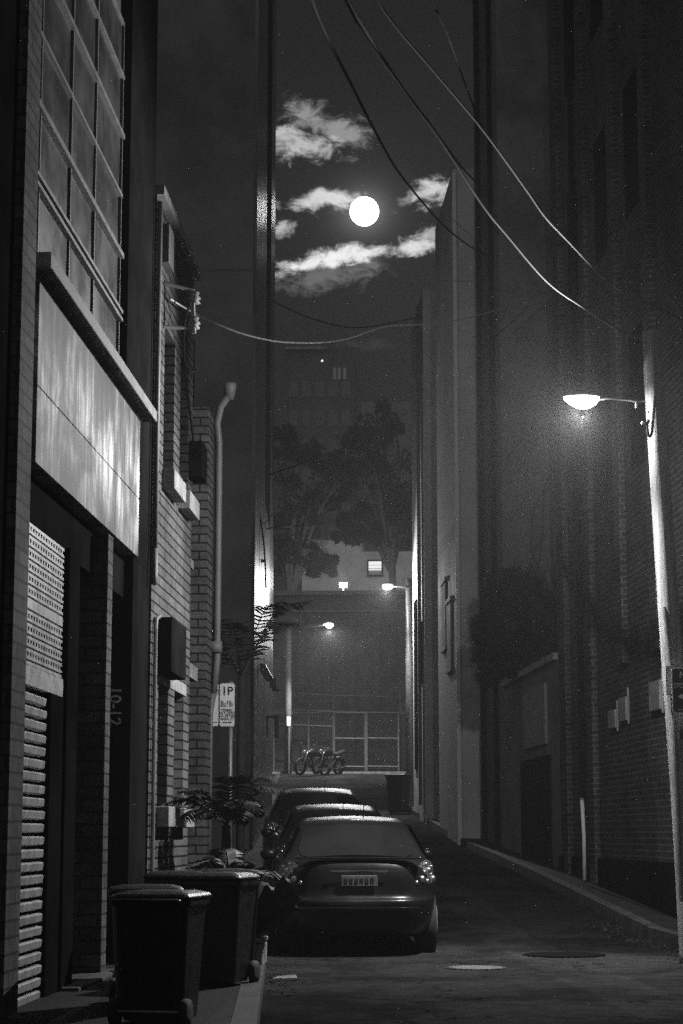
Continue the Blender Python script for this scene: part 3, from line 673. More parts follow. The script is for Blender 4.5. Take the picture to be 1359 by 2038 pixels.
# trees
def leaf_cloud(mb, centres, n, size, rnd, flat=.5):
    for i in range(n):
        c, r = rnd.choice(centres); d = Vector((rnd.gauss(0, 1), rnd.gauss(0, 1), rnd.gauss(0, 1))).normalized()*(rnd.random()**.45)
        p = Vector(c)+Vector((d.x*r[0], d.y*r[1], d.z*r[2]))
        a = Vector((rnd.gauss(0, 1), rnd.gauss(0, 1), rnd.gauss(0, 1))).normalized(); b = a.orthogonal().normalized(); l = size*rnd.uniform(.6, 1.4)
        mb.add([p-a*l, p+b*l*.42, p+a*l, p-b*l*.42], [(0, 1, 2, 3)])
    return mb
def tree(name, label, base, trunk_h, blobs, n, size, mt, seed, group=None):
    rnd = random.Random(seed); big = blobs; blobs = []
    for c, r in big:
        blobs.append((c, tuple(q*.7 for q in r)))
        for k in range(9):
            d = Vector((rnd.gauss(0, 1), rnd.gauss(0, 1), rnd.gauss(0, 1))).normalized()*rnd.uniform(.6, 1.08); q = rnd.uniform(.16, .4)
            blobs.append((tuple(Vector(c)+Vector((d.x*r[0], d.y*r[1], d.z*r[2]))), tuple(w*q for w in r)))
    t = thing(name, label, 'tree', base, group=group)
    tr = MB(); top = Vector(base)+Vector((0, 0, trunk_h)); tr.tube(spline([base, Vector(base)+Vector((.1, 0, trunk_h*.5)), top]), [.35*(1-.6*i/16) for i in range(17)], 10)
    for c, r in blobs[::3]: tr.tube(spline([top-Vector((0, 0, trunk_h*.2)), top.lerp(Vector(c), .5)+Vector((rnd.uniform(-.3, .3), 0, .2)), c], 5), [.14*(1-.75*i/10) for i in range(11)], 6)
    tr.build('trunk', 'bark', t, world=True, smooth=True)
    leaf_cloud(MB(), blobs, n, size, rnd).build('crown', mt, t, world=True); return t
def blob(px, py, y, rx, ry): 
    c = aty(px, py, y); k = y/F; return (tuple(c), (rx*k, rx*k*.9, ry*k))
TY = 100.
tree('leafy_tree', 'dark leafy tree hanging over the warehouse roof at left', (fx(575, TY), TY, 4), 11, [blob(590, 1080, TY, 50, 50), blob(600, 1000, TY, 70, 60), blob(560, 1110, TY, 40, 45), blob(650, 960, TY, 60, 60), blob(625, 1120, TY, 40, 30), blob(580, 900, TY, 60, 60), blob(650, 1125, TY, 22, 22)], 9000, .17, 'leafdark', 3, 'trees behind the warehouse')
tree('leafy_tree', 'tall dark leafy tree behind the warehouse at right', (fx(780, TY+2), TY+2, 4), 13, [blob(760, 960, TY+2, 70, 70), blob(800, 1030, TY+2, 50, 50), blob(700, 900, TY+2, 60, 70), blob(740, 850, TY+2, 60, 50), blob(720, 1030, TY+2, 50, 40), blob(770, 1075, TY+2, 50, 28), blob(690, 1060, TY+2, 30, 30)], 9000, .17, 'leafdark', 5, 'trees behind the warehouse')
RY = 38.2
rt = [blob(958, 1255, RY, 18, 26), blob(962, 1318, RY, 18, 26), blob(985, 1170, RY, 18, 24), blob(970, 1350, RY, 18, 14), blob(1000, 1250, RY, 48, 70), blob(985, 1310, RY, 42, 45), blob(1050, 1230, RY, 60, 80), blob(1060, 1310, RY, 55, 50), blob(1030, 1170, RY, 40, 45), blob(970, 1270, RY, 30, 45), blob(1080, 1190, RY, 40, 70), blob(1000, 1190, RY, 25, 30)]
t = tree('bushy_tree', 'bushy spiky tree standing in front of the pale grey wall', (XW(38)+.9, RY, 2.5), 2.6, rt, 7000, .085, 'leafdark', 11)
nd = MB(); rnd = random.Random(4)
for i in range(900):
    c, r = rnd.choice(rt); a = rnd.uniform(0, 6.28); e = rnd.uniform(-.6, .9)
    d = Vector((math.cos(a)*math.cos(e), math.sin(a)*math.cos(e), math.sin(e))); p = Vector(c)+Vector((d.x*r[0], d.y*r[1], d.z*r[2]))*rnd.uniform(.8, 1.12)
    for k in range(9):
        q = (d+Vector((rnd.gauss(0, .5), rnd.gauss(0, .5), rnd.gauss(0, .5)))).normalized(); o = q.orthogonal().normalized()*.006
        nd.add([p-o, p+o, p+q*rnd.uniform(.1, .2)], [(0, 1, 2)])
nd.build('spiky_shoots', 'leaf', t, world=True)

# ------------------------------------------------------------------ overhead cables
def cable(label, pts, r, extra=None, mt='cable'):
    q = [aty(px, py, y) for px, py, y in pts]
    if extra: q = [Vector(e) for e in extra]+q
    o = MB().tube(spline(q, 10), r, 7).build('overhead_cable', mt, None, smooth=True, loc=q[-1])
    return tag(o, label, 'cable', 'overhead cables')
def back(px, py, y, px2, py2, y2, ln=5):
    a = aty(px, py, y); b = aty(px2, py2, y2); return tuple(a+(a-b).normalized()*ln)
cable('twisted pale cable sagging down to the timber pole, lower of the two', [(640, -90, 13.2), (720, 60, 14), (800, 175, 14.8), (870, 270, 15.5), (960, 408, 16.7), (1010, 470, 17.4), (1090, 562, 18.5), (1160, 612, 19.3), (1210, 645, 19.8), (1255, 668, 20.2), (1306, 684, 20.3)], .011, [back(640, -90, 13.2, 720, 60, 14)], 'litcable')
cable('bright smooth cable sagging to the timber pole, upper of the two', [(700, -90, 13.), (770, 30, 13.8), (870, 150, 14.8), (960, 258, 15.8), (1045, 375, 17), (1085, 432, 17.6), (1130, 480, 18.3), (1200, 552, 19.3), (1256, 590, 20.1), (1318, 618, 21.5), (1386, 652, 24)], .010, [back(700, -90, 13., 770, 30, 13.8)], 'litcable')
cable('dark cable crossing the sky left of the moon to the right roofs', [(600, -60, 15), (640, 50, 17), (700, 170, 20), (750, 268, 23.5), (800, 352, 27), (880, 446, 33), (935, 490, 38), (990, 520, 42.6)], .016, [back(600, -60, 15, 640, 50, 17, 4)])
cable('thick dark cable crossing the upper sky towards the pale grey building', [(660, -50, 14), (735, 75, 17), (800, 175, 21), (850, 240, 26), (890, 295, 32), (925, 340, 40), (960, 375, 43.6)], .02, [back(660, -50, 14, 735, 75, 17, 4)])
cable('thin cable in the top right corner of the sky', [(840, -40, 14), (890, 70, 16), (925, 165, 19), (965, 262, 24), (1030, 352, 31), (1080, 420, 35)], .009, [back(840, -40, 14, 890, 70, 16, 4)])
cable('pale cable slung across the street below the clouds', [(338, 595, 19.72), (385, 622, 20.6), (470, 660, 22.5), (540, 678, 24), (590, 682, 25), (650, 681, 26.3), (700, 672, 27.5), (770, 650, 29), (850, 645, 31), (920, 635, 33), (1000, 614, 35.5), (1045, 597, 37)], .010, None, 'palecable')
cable('dim cable between the metal clad wall and the pale grey building', [(530, 592, 43.8), (580, 618, 44), (640, 640, 44.5), (720, 652, 46), (840, 630, 52.5)], .016)
cable('faint cable running up from the metal clad wall over the trees', [(535, 945, 43.8), (620, 915, 50), (720, 875, 60), (830, 810, 75)], .018)
cable('short faint wire on the dark right facade', [(1170, 340, 25), (1190, 405, 25.8), (1215, 462, 27.), (1228, 480, 28)], .008)
cable('loose wire hanging from the street lamp to the right wall', [(1160, 830, 20.3), (1157, 870, 21), (1145, 905, 22.5), (1130, 925, 24), (1117, 928, 25), (1113, 950, 27), (1110, 968, 29)], .009)
cable('long limp wire dangling in front of the bushy tree', [(1112, 930, 31.5), (1095, 945, 32), (1083, 975, 32.4), (1080, 1030, 32.4), (1076, 1090, 32.4), (1070, 1135, 32.4), (1066, 1152, 32.4)], .011)
cable('wire coming off the garage roof to the right facade', [(960, 690, 42), (985, 668, 40), (1018, 642, 37), (1050, 610, 34.5)], .01)
cable('thin wire above the near street lamp', [(1080, 735, 28), (1110, 722, 27), (1135, 716, 26), (1160, 704, 25.5)], .01)
cable('faint wire across the far trees', [(530, 1052, 44), (560, 1049, 52), (620, 1045, 66), (700, 1030, 80)], .015)

# ------------------------------------------------------------------ parking sign, no-stopping sign
SY = 25.5
sg = thing('parking_sign', 'white one hour parking sign with black lettering on its post', 'sign', (-2.64, SY, 0))
def sign_plate(px0, px1, py0, py1, y):
    a = aty(px0, py1, y); b = aty(px1, py0, y); r = .025; pts = []
    for cx, cz, a0 in ((b.x-r, b.z-r, 0), (a.x+r, b.z-r, 90), (a.x+r, a.z+r, 180), (b.x-r, a.z+r, 270)):
        for k in range(5): an = R(a0+k*22.5); pts.append((cx+r*math.cos(an), cz+r*math.sin(an)))
    return pts, a, b
def plate(pts, y, th=.006):
    n = len(pts); return MB().add([(p[0], y, p[1]) for p in pts]+[(p[0], y+th, p[1]) for p in pts], [tuple(range(n)), tuple(range(2*n-1, n-1, -1))]+[(i, (i+1) % n, n+(i+1) % n, n+i) for i in range(n)])
pts, a, b = sign_plate(437, 467, 1360, 1445.5, SY-.03)
pm = plate(pts, SY-.03).build('plate', 'signwhite', sg, world=True)
cx = (a.x+b.x)/2; H = b.z-a.z; Wd = b.x-a.x
def st(s, fz, size, fx_=.5, sx=1., dep=.001): return text('lettering', s, size, 'black', pm, Vector((a.x+Wd*fx_, SY-.033, b.z-H*fz))-Vector(sg.location), (R(90), 0, 0), sx=sx, depth=dep)
st('1P', .19, .155, sx=.95)
st('8', .455, .075, .15); st('am', .475, .028, .29); st('-10', .455, .075, .55, sx=.9); st('pm', .475, .028, .83)
st('MON - SAT', .53, .034); st('PERMIT', .625, .046); st('HOLDERS', .69, .046, sx=.92); st('EXCEPTED', .76, .046, sx=.88); st('AREA 27', .83, .046)
zar = b.z-H*.91
MB().box(cx-Wd*.32, cx+Wd*.2, SY-.034, SY-.0305, zar-.005, zar+.005).add([(cx+Wd*.2, SY-.034, zar+.016), (cx+Wd*.34, SY-.034, zar), (cx+Wd*.2, SY-.034, zar-.016)], [(0, 1, 2)]).build('arrow', 'black', pm, world=True)
pts, a2, b2 = sign_plate(413, 435, 1360, 1445, SY-.03)
pm2 = plate(pts, SY-.03).build('plate', 'signwhite', sg, world=True)
c2 = Vector(((a2.x+b2.x)/2+.005, SY-.033, b2.z-H*.2))
rs = [[c2+Vector((math.cos(t_)*r_, 0, math.sin(t_)*r_)) for r_ in (.062, .054)] for t_ in [2*math.pi*k/28 for k in range(29)]]
MB().rings(rs, cap=False, closed=False).build('ring_symbol', 'black', pm2, world=True)
text('lettering', 'P', .085, 'black', pm2, c2-Vector(sg.location), (R(90), 0, 0), depth=.001)
MB().box(c2.x-.05, c2.x+.05, SY-.034, SY-.0305, zar-.004, zar+.004).build('arrow', 'black', pm2, world=True)
xp = aty(458, 1500, SY).x
MB().tube([(xp, SY+.01, .0), (xp, SY+.01, aty(458, 1356, SY).z)], .03, 12).build('post', 'galv', sg, world=True, smooth=True)

NY = 20.0
ns = thing('no_stopping_sign', 'dark no stopping sign with pale lettering fixed to the timber pole', 'sign', (2.45, NY, 2.6))
pts, a, b = sign_plate(1338, 1394, 1328, 1420, NY-.04); Wd = b.x-a.x; H = b.z-a.z
pm = plate(pts, NY-.04).build('plate', 'signwhite', ns, world=True)
ptd, _, _ = sign_plate(1340.5, 1391.5, 1330.5, 1417.5, NY-.043)
plate(ptd, NY-.043, .002).build('dark_face', 'signdark', pm, world=True)
def st2(s, fz, size, sx=1., f=.5): text('lettering', s, size, 'signwhite', pm, Vector((a.x+Wd*f, NY-.046, b.z-H*fz))-Vector(ns.location), (R(90), 0, 0), sx=sx, depth=.001)
st2('NO', .17, .09, .95, .5); st2('STOPPING', .40, .068, .80)
zz = b.z-H*.7
MB().add([(a.x+Wd*.2, NY-.047, zz+.03), (a.x+Wd*.32, NY-.047, zz+.055), (a.x+Wd*.75, NY-.047, zz-.03), (a.x+Wd*.68, NY-.047, zz-.055)], [(0, 1, 2, 3)]).build('symbol', 'signwhite', pm, world=True)
MB().box(a.x+Wd*.2, a.x+Wd*.8, NY-.047, NY-.0445, b.z-H*.93, b.z-H*.915).build('arrow', 'signwhite', pm, world=True)
s2 = thing('small_plate', 'small dark plate with pale rim low on the timber pole', 'sign', (2.5, NY, 2.2))
pts, a, b = sign_plate(1351, 1380, 1449, 1473, NY-.02); plate(pts, NY-.02).build('plate', 'galv', s2, world=True)
pts, a, b = sign_plate(1352.5, 1378.5, 1451, 1471, NY-.023); plate(pts, NY-.023, .002).build('dark_face', 'signdark', s2, world=True)

# ------------------------------------------------------------------ wheelie bins
def make_bin(name, label, loc, rz):
    t = thing(name, label, 'bin', loc, rz, 'wheelie bins')
    def rr(w, d, z, r=.05, y0=0):
        out = []
        for cx, cy, a0 in ((w-r, d-r, 0), (-w+r, d-r, 90), (-w+r, -d+r, 180), (w-r, -d+r, 270)):
            for k in range(4): an = R(a0+30*k); out.append((cx+r*math.cos(an), y0+cy+r*math.sin(an), z))
        return out
    MB().rings([rr(.18, .20, .03, y0=-.02), rr(.185, .205, .06, y0=-.02), rr(.225, .255, .86), rr(.245, .275, .865), rr(.245, .275, .91), rr(.21, .24, .912)]).build('body', 'plastic', t, smooth=False, bevel=.006)
    lid = MB().rings([rr(.25, .285, .915, y0=-.01), rr(.252, .29, .935, y0=-.01), rr(.235, .27, .955, y0=-.01), rr(.17, .2, .975), rr(.08, .1, .98)]).build('lid', 'plastic', t, bevel=.006)
    MB().box(-.14, .14, -.315, -.297, .925, .94).build('lid_grip', 'plastic', lid)
    MB().tube([(-.2, .26, .9), (-.2, .345, .91), (.2, .345, .91), (.2, .26, .9)], .015).build('handle', 'plastic', t, smooth=True)
    for s in (-1, 1):
        MB().lathe([(.03, -.02), (.095, -.022), (.1, 0), (.095, .022), (.03, .02)], (s*.215, .2, .1), (1, 0, 0), 18).build('wheel', 'tyre', t, smooth=True)
    MB().tube([(-.22, .2, .1), (.22, .2, .1)], .012).build('axle', 'galv', t)
    return t
b1 = make_bin('wheelie_bin', 'dark wheelie bin nearest the camera on the left footpath', (aty(322, 1700, 12.3).x, 12.3, .135), R(172))
b1.scale = (1, 1, .8)
def bin_at(px, y, rz, lab, sc=.85):
    o = dup(b1, (aty(px, 1700, y).x, y, gz(y)+.135), rz, lab, 'wheelie bins'); o.scale = (1, 1, sc); return o
bin_at(438, 15.4, R(-12), 'dark wheelie bin right behind the nearest one')
bin_at(352, 15.9, R(6), 'dark wheelie bin against the brick front under the lower windows')
bin_at(452, 16.9, R(20), 'dark wheelie bin beside the palm fronds')
bin_at(292, 13.6, R(8), 'dark wheelie bin half hidden behind the nearest one', .8)
o = dup(b1, (aty(792, 1500, 57).x, 57, gz(57)), R(-14), 'dark wheelie bin standing at the far right kerb', 'wheelie bins'); o.scale = (1.25, 1.25, 1.15)

# ------------------------------------------------------------------ cars
def sup(w, l, z, n=4.5, N_=48, dz=None):
    out = []
    for k in range(N_):
        a = 2*math.pi*k/N_; c, s = math.cos(a), math.sin(a)
        x = w*math.copysign(abs(c)**(2/n), c); y = l*math.copysign(abs(s)**(2/n), s)
        zz = z-(max(0, z-.62)*.45*max(0, min(1, (y-.8)/1.3))**1.3)
        out.append((x, y, zz))
    return out
def make_car(name, label, loc, rz, paint, group):
    t = thing(name, label, 'car', loc, rz, group)
    MB().rings([sup(.72, 2.02, .20), sup(.80, 2.14, .24), sup(.845, 2.22, .36), sup(.865, 2.26, .50), sup(.87, 2.265, .575), sup(.868, 2.25, .60), sup(.866, 2.20, .615), sup(.868, 2.185, .70), sup(.862, 2.17, .82), sup(.845, 2.15, .92), sup(.815, 2.12, .975), sup(.76, 2.06, 1.005), sup(.6, 1.9, 1.02), sup(.3, 1.5, 1.025)]).build('body', paint, t, smooth=True, sub=1)
    st_ = [(-1.66, .99, .70), (-1.60, 1.03, .69), (-1.35, 1.19, .645), (-1.08, 1.345, .60), (-.93, 1.405, .575), (-.6, 1.44, .57), (-.1, 1.455, .575), (.3, 1.43, .575), (.48, 1.38, .585), (.9, 1.15, .65), (1.25, .95, .71)]
    rows = []
    for y, z, w in st_:
        bz = .96 if y < 1.0 else .9
        row = [(-.79, y, min(bz, z)), (-w-.01, y, z-.05 if z > 1.06 else z-.01)]
        for f in (-.93, -.6, -.2, .2, .6, .93): row.append((w*f, y-.05*(1-f*f)*(1 if y < -.9 else -1 if y > .4 else 0), z-.035*f*f))
        row += [(w+.01, y, z-.05 if z > 1.06 else z-.01), (.79, y, min(bz, z))]; rows.append(row)
    MB().rings(rows, cap=False, closed=False).build('roof', paint, t, smooth=True, sub=1)
    def glass(i0, i1, name):
        rs = []
        for (y, z, w) in st_[i0:i1+1]:
            s = -1 if y < 0 else 1
            rs.append([(w*f*.93, y+s*.014-.05*(1-f*f)*(1 if y < -.9 else -1 if y > .4 else 0), z+.012-.035*f*f) for f in (-1, -.6, -.2, .2, .6, 1)])
        return MB().rings(rs, cap=False, closed=False).build(name, 'carglass', t, smooth=True, sub=1)
    glass(1, 3, 'rear_window'); glass(8, 10, 'windscreen')
    for s in (-1, 1):
        MB().add([(s*.778, -1.3, 1.0), (s*.778, .95, 1.0), (s*.625, .42, 1.345), (s*.612, -.95, 1.36)], [(0, 1, 2, 3)]).build('side_window', 'carglass', t)
    def rear(x, z):
        l = 2.18-.1*max(0, z-.7)/.3; w = .866; return -l*(1-min(.985, abs(x)/w)**4.5)**(1/4.5)
    for s in (-1, 1):
        # triangular lamp wrapped round the corner
        def lampgrid(off, sh):
            rows = []
            for i in range(9):
                f = i/8; zb_ = .725+.035*f; zt_ = [.74, .84, .915, .965, .99, .995, .975, .92, .81][i]
                zb_, zt_ = zb_+sh, max(zb_+sh*1.5, zt_-sh)
                x = (.53+.325*f); rows.append([(s*x*(1+off*.3), rear(x, z)-off, z) for z in [zb_+(zt_-zb_)*k/4 for k in range(5)]])
            return rows
        MB().rings(lampgrid(.004, .0), cap=False, closed=False).build('tail_light', 'lampglass', t, smooth=True)
        tl = t.children[-1]
        for (x, z, r_) in ((.66, .80, .042), (.74, .885, .036), (.80, .795, .038), (.71, .95, .022), (.60, .765, .026), (.775, .84, .018), (.69, .87, .024), (.78, .92, .02), (.72, .775, .03)):
            MB().ball((s*x, rear(x, z)-.004, z), r_, r_*.8, r_, 10).build('reflector', 'reflector', tl, smooth=True)
        MB().ball((s*.93, .78, 1.0), .1, .06, .07).build('mirror', paint, t, smooth=True)
        for y in (-1.32, 1.34):
            MB().lathe([(.12, -.1), (.3, -.1), (.315, -.06), (.315, .06), (.3, .1), (.12, .1)], (s*.745, y, .315), (1, 0, 0), 24).build('wheel', 'tyre', t, smooth=True)
            MB().lathe([(.03, .0), (.19, .012), (.2, -.02)], (s*.85, y, .315), (s, 0, 0), 16).build('rim', 'galv', t.children[-1], smooth=True)
    MB().box(-.185, .185, -2.215, -2.197, .735, .845).build('number_plate', 'plate', t, bevel=.004)
    np_ = t.children[-1]; g_ = MB(); rnd = random.Random(2)
    for k in range(6):
        x = -.155+k*.054
        for dx_ in (0, .022): g_.box(x+dx_, x+dx_+.009, -2.219, -2.216, .765, .82)
        zz = rnd.choice((.765, .788, .811)); g_.box(x+.009, x+.022, -2.219, -2.216, zz, zz+.009)
    g_.build('plate_strokes', 'black', np_)
    MB().box(-.3, .3, -2.203, -2.19, .875, .893).build('boot_strip', 'chrome', t, bevel=.003)
    MB().box(-.66, .66, -2.125, -2.03, 1.008, 1.028).build('boot_lip', paint, t, bevel=.006)
    MB().box(-.62, .62, -2.29, -2.255, .50, .525).build('bumper_strip', 'chrome' if paint == 'none' else paint, t, bevel=.004)
    MB().tube([(.1, -1.0, 1.42), (.1, -1.12, 1.6)], .005).build('antenna', 'black', t)
    return t
hd_ = math.atan(.085)
def carpos(px, y): return (aty(px, 1700, y).x, y+2.2, 0)
c1 = make_car('parked_car', 'black sedan parked nearest the camera, its number plate showing', (aty(706, 1700, 21).x-.14, 23.2, .0), hd_, 'car', 'cars parked along the left kerb')
c1.location.z = .01; c1.rotation_euler = (R(.6), 0, hd_)
c2 = dup(c1, (-1.45, 28.3, gz(28.3)), hd_, 'dark sedan parked in the middle of the row, only its roof showing', 'cars parked along the left kerb')
c3 = dup(c1, (-1.98, 33.4, gz(33.4)), hd_, 'dark sedan parked farthest along, nearest the metal clad wall', 'cars parked along the left kerb')
c2.scale = (.98, 1., .98); c3.scale = (1.02, 1., 1.03)
c2.rotation_euler = (R(3.0), 0, hd_); c3.rotation_euler = (R(2.8), 0, hd_)

# ------------------------------------------------------------------ motorcycles
def make_bike(label, loc, rz):
    t = thing('motorcycle', label, 'motorcycle', loc, rz, 'motorcycles parked by the far fence')
    for x in (-.7, .72):
        prof = [(.25, -.05), (.3, -.06), (.33, -.03), (.335, 0), (.33, .03), (.3, .06), (.25, .05)]
        MB().lathe(prof+[prof[0]], (x, 0, .335), (0, 1, 0), 24, cap=False).build('wheel', 'tyre', t, smooth=True)
        w = t.children[-1]; q = MB().lathe([(.03, -.06), (.05, -.02), (.05, .02), (.03, .06)], (x, 0, .335), (0, 1, 0), 10)
        for k in range(7): a = 2*math.pi*k/7; q.tube([(x, 0, .335), (x+.26*math.cos(a), 0, .335+.26*math.sin(a))], .012, 5)
        q.lathe([(.255, -.04), (.262, 0), (.255, .04)], (x, 0, .335), (0, 1, 0), 24, cap=False); q.build('rim', 'chrome', w, smooth=True)
    MB().tube(spline([(.45, 0, .92), (.1, 0, .62), (-.25, 0, .55), (-.4, 0, .75)], 5), .04).tube([(.42, 0, .85), (.2, 0, .35), (-.25, 0, .33), (-.7, 0, .335)], .03).build('frame', 'black', t, smooth=True)
    MB().ball((.15, 0, .85), .32, .17, .15, 16).build('fuel_tank', 'car', t, smooth=True)
    MB().rings([[(x, y*w, z+(.06 if abs(y) < .5 else 0)) for y in (-1, -.4, .4, 1)]+[(x, w*.8, z-.06), (x, -w*.8, z-.06)] for x, z, w in ((-.95, .95, .06), (-.7, .88, .12), (-.35, .8, .15), (-.1, .82, .1))]).build('seat', 'tyre', t, smooth=True)
    MB().ball((.05, 0, .45), .26, .2, .18, 12).box(-.1, .2, -.15, .15, .5, .64).build('engine', 'galv', t, smooth=False)
    for s in (-1, 1):
        MB().tube([(.72, s*.09, .335), (.45, s*.09, .98)], .028).build('fork', 'chrome', t, smooth=True)
    MB().tube([(.36, -.36, 1.04), (.45, -.15, 1.02), (.45, .15, 1.02), (.36, .36, 1.04)], .016).build('handlebar', 'black', t, smooth=True)
    MB().ball((.58, 0, .86), .12, .11, .12).build('headlight', 'chrome', t, smooth=True)
    MB().tube([(.2, .16, .4), (-.1, .17, .27), (-.5, .17, .3), (-.85, .18, .42)], [.03, .03, .05, .06]).build('exhaust', 'chrome', t, smooth=True)
    for s in (-1, 1): MB().tube([(.4, s*.3, 1.02), (.42, s*.33, 1.16)], .008).ball((.42, s*.33, 1.19), .05, .02, .035).build('mirror', 'chrome', t)
    MB().rings([[(-.7+.38*math.cos(a), y, .335+.38*math.sin(a)) for y in (-.07, .07)] for a in [R(60+12*k) for k in range(9)]], cap=False, closed=False).build('mudguard', 'car', t, smooth=True)
    return t
k1 = make_bike('shiny dark motorcycle parked at left in front of the low wall', (aty(621, 1500, 76.6).x, 76.6, gz(76.6)), R(232))
k1.rotation_euler = (R(-8), 0, R(232))
k2 = dup(k1, (aty(651, 1500, 77.2).x, 77.2, gz(77.2)), R(238), 'dark motorcycle parked at right of the other, next to the gate', 'motorcycles parked by the far fence')
k2.rotation_euler = (R(-8), 0, R(238))

# ------------------------------------------------------------------ plants
def frond(mb, base, tip, droop, width, n=16, rnd=random):
    base, tip = Vector(base), Vector(tip); mid = (base+tip)/2+Vector((0, 0, droop)); pts_ = spline([base, mid, tip], n//2)
    mb.tube(pts_, [.010*(1-.8*i/(len(pts_)-1)) for i in range(len(pts_))], 5)
    for i in range(2, len(pts_)-1):
        t = (pts_[i+1]-pts_[i-1]).normalized(); s = t.cross(Vector((0, 0, 1))).normalized(); f = i/(len(pts_)-1); l = width*math.sin(math.pi*min(1, f*.85+.12))
        for sg_ in (-1, 1):
            for k in (0, .5):
                p = pts_[i].lerp(pts_[min(i+1, len(pts_)-1)], k); e = p+s*sg_*l+t*l*.6-Vector((0, 0, l*rnd.uniform(.25, .6)))
                w = t*.012; mb.add([p-w, p+w, p.lerp(e, .5)+w*1.3+Vector((0, 0, .02)), e, p.lerp(e, .5)-w*1.3+Vector((0, 0, .02))], [(0, 1, 2, 3, 4)])
def palm(name, label, base, stem_h, n, length, seed, pot=None, tilt=(0, 0)):
    rnd = random.Random(seed); t = thing(name, label, 'plant', base); b = Vector(base)
    top = b+Vector((tilt[0], tilt[1], stem_h))
    MB().tube([b, top], [.06, .045], 10).build('stem', 'bark', t, world=True, smooth=True)
    for i in range(n):
        a = 2*math.pi*i/n+rnd.uniform(-.3, .3); e = rnd.uniform(.2, 1.0); l = length*rnd.uniform(.7, 1.1)
        tip = top+Vector((math.cos(a)*l*math.cos(e), math.sin(a)*l*math.cos(e), l*math.sin(e)*.9-.15))
        q = MB(); frond(q, top, tip, l*.22, l*.24, 14, rnd); q.build('frond', 'leaf', t, world=True)
    return t
palm('potted_palm', 'feathery palm with arching fronds beside the parking sign post', (-2.12, 20.4, .14), 1.2, 11, .85, 21)
palm('potted_palm', 'low palm with drooping fronds against the black sedan', (-1.86, 18.5, .14), .60, 13, .66, 22)
palm('potted_palm', 'tall thin palm whose fronds cross the metal clad wall', (-2.55, 26.3, .2), 3.1, 7, 1.5, 23)
pb = thing('stone_planter', 'pale sandstone block planter at the left kerb below the palm', 'planter', (-1.62, 17.75, .13))
MB().box(-1.74, -1.50, 17.5, 18.0, .13, .33).build('block', 'stone', pb, world=True, bevel=.02)
MB().box(-1.76, -1.49, 17.48, 18.02, .333, .37).build('rim', 'stone', pb, world=True, bevel=.01)
rnd = random.Random(9); q = MB()
for i in range(90):
    a = rnd.uniform(0, 6.28); l = rnd.uniform(.25, .6); b = Vector((-1.64+rnd.uniform(-.08, .08), 17.75+rnd.uniform(-.15, .15), .37)); d = Vector((math.cos(a)*.6, math.sin(a)*.6, rnd.uniform(.5, 1.2))).normalized()
    e = b+d*l; f = e+Vector((d.x, d.y, -.5))*l*.5; s = d.cross(Vector((0, 0, 1))).normalized()*.012
    q.add([b-s, b+s, e+s, f, e-s], [(0, 1, 2, 3, 4)])
gp = tag(q.build('grassy_plant', 'leaf', None, loc=(-1.64, 17.75, .37)), 'strappy grass plant growing out of the sandstone planter', 'plant')

# ------------------------------------------------------------------ road details
def disc(name, label, cat, px, py, r, mt, ring=None):
    d = ray(px, py); p = CAM+d*(-CAM.z/d.z); t = thing(name, label, cat, (p.x, p.y, 0))
    MB().lathe([(r, 0), (r*.98, .006), (r*.9, .007)], (p.x, p.y, gz(p.y)+.006), (0, 0, 1), 40).build('lid', mt, t, world=True)
    if ring: MB().lathe([(r*1.12, .001), (r*1.12, .005), (r*1.005, .005), (r*1.005, .001)], (p.x, p.y, gz(p.y)+.004), (0, 0, 1), 40, cap=False).build('ring', ring, t, world=True)
    return t
disc('manhole_cover', 'large dark round manhole cover in the road', 'manhole', 1122, 1903, .43, mat('dark_iron', .004, .9, spec=.02, var=.3, vs=10))
disc('manhole_cover', 'small pale round cover in the road', 'manhole', 946, 1927, .26, mat('worn_iron', .08, .6, var=.4, vs=12, bump=.4, bs=60), 'black')
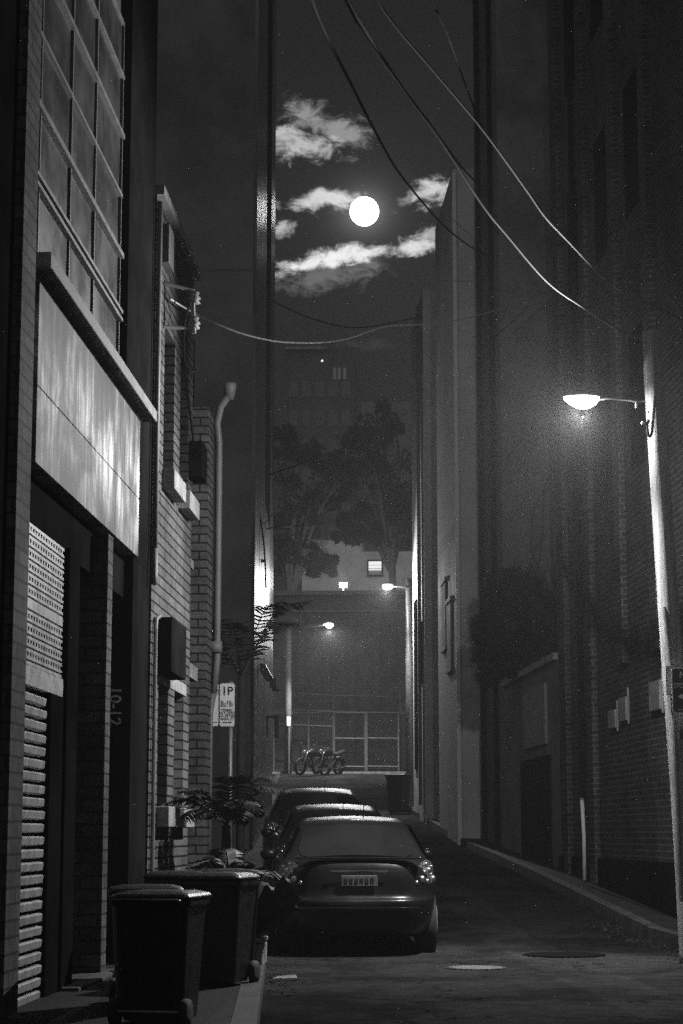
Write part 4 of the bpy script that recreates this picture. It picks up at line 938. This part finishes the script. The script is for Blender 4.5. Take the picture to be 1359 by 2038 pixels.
def scrap(label, px, py, pts_, mt='white', name='paper_scrap'):
    d = ray(px, py); p = CAM+d*((.012-CAM.z)/d.z); vs = [p+Vector((x, y, z)) for x, y, z in pts_]
    o = MB().add(vs+[v_+Vector((0, 0, .004)) for v_ in vs], [(0, 1, 2, 3), (7, 6, 5, 4), (0, 4, 5, 1), (1, 5, 6, 2), (2, 6, 7, 3), (3, 7, 4, 0)]).build(name, mt, None, loc=p); return tag(o, label, 'litter')
scrap('pale paper scrap lying on the road near the right kerb', 1178, 1852, [(-.08, 0, 0), (.08, -.05, .0), (.08, .03, .0), (-.04, .06, .025)])
scrap('crumpled pale wrapper lying by the kerb under the palm', 565, 1948, [(-.1, 0, 0), (.12, -.05, .01), (.1, .05, .03), (-.06, .06, .015)], 'stone')
gr = MB(); rnd = random.Random(3)
for i in range(220):
    y = rnd.uniform(20.6, 26); x = XR(y)-abs(rnd.gauss(0, .22))-.02; s = rnd.uniform(.004, .02)*(2 if rnd.random() < .05 else 1)
    gr.ball((x, y, gz(y)+s*.5), s, s*.8, s*.7, 6)
for i in range(60):
    y = rnd.uniform(16, 20); x = XL(y)+abs(rnd.gauss(0, .15))+.02; s = rnd.uniform(.004, .016); gr.ball((x, y, s*.5), s, s*.8, s*.7, 6)
o = gr.build('gutter_gravel', 'kerb'); o['kind'] = 'stuff'; o['label'] = 'loose gravel and grit lying in the gutters'

# ------------------------------------------------------------------ moon and haze
md = ray(725, 421)*3000; mo = MB().ball((0, 0, 0), 3000*28.6/F*1.0, n=64)
mo = mo.build('moon', 'moonlit', None, smooth=True); mo.location = CAM+md; tag(mo, 'full white moon between thin clouds', 'moon')
hz = MB().box(-70, 70, -6, 200, -2, 75).build('haze', 'black'); hz['kind'] = 'stuff'
hm = bpy.data.materials.new('haze_air'); hm.use_nodes = True; hm.node_tree.nodes.clear(); t = NT(hm.node_tree)
pv = t.n('ShaderNodeVolumePrincipled'); pv.inputs['Color'].default_value = (.9, .9, .9, 1); pv.inputs['Density'].default_value = .0010; pv.inputs['Anisotropy'].default_value = .3
hm.node_tree.links.new(pv.outputs[0], t.n('ShaderNodeOutputMaterial').inputs['Volume'])
hm.cycles.volume_sampling = 'EQUIANGULAR'; hm.cycles.homogeneous_volume = True
hz.data.materials.clear(); hz.data.materials.append(hm)
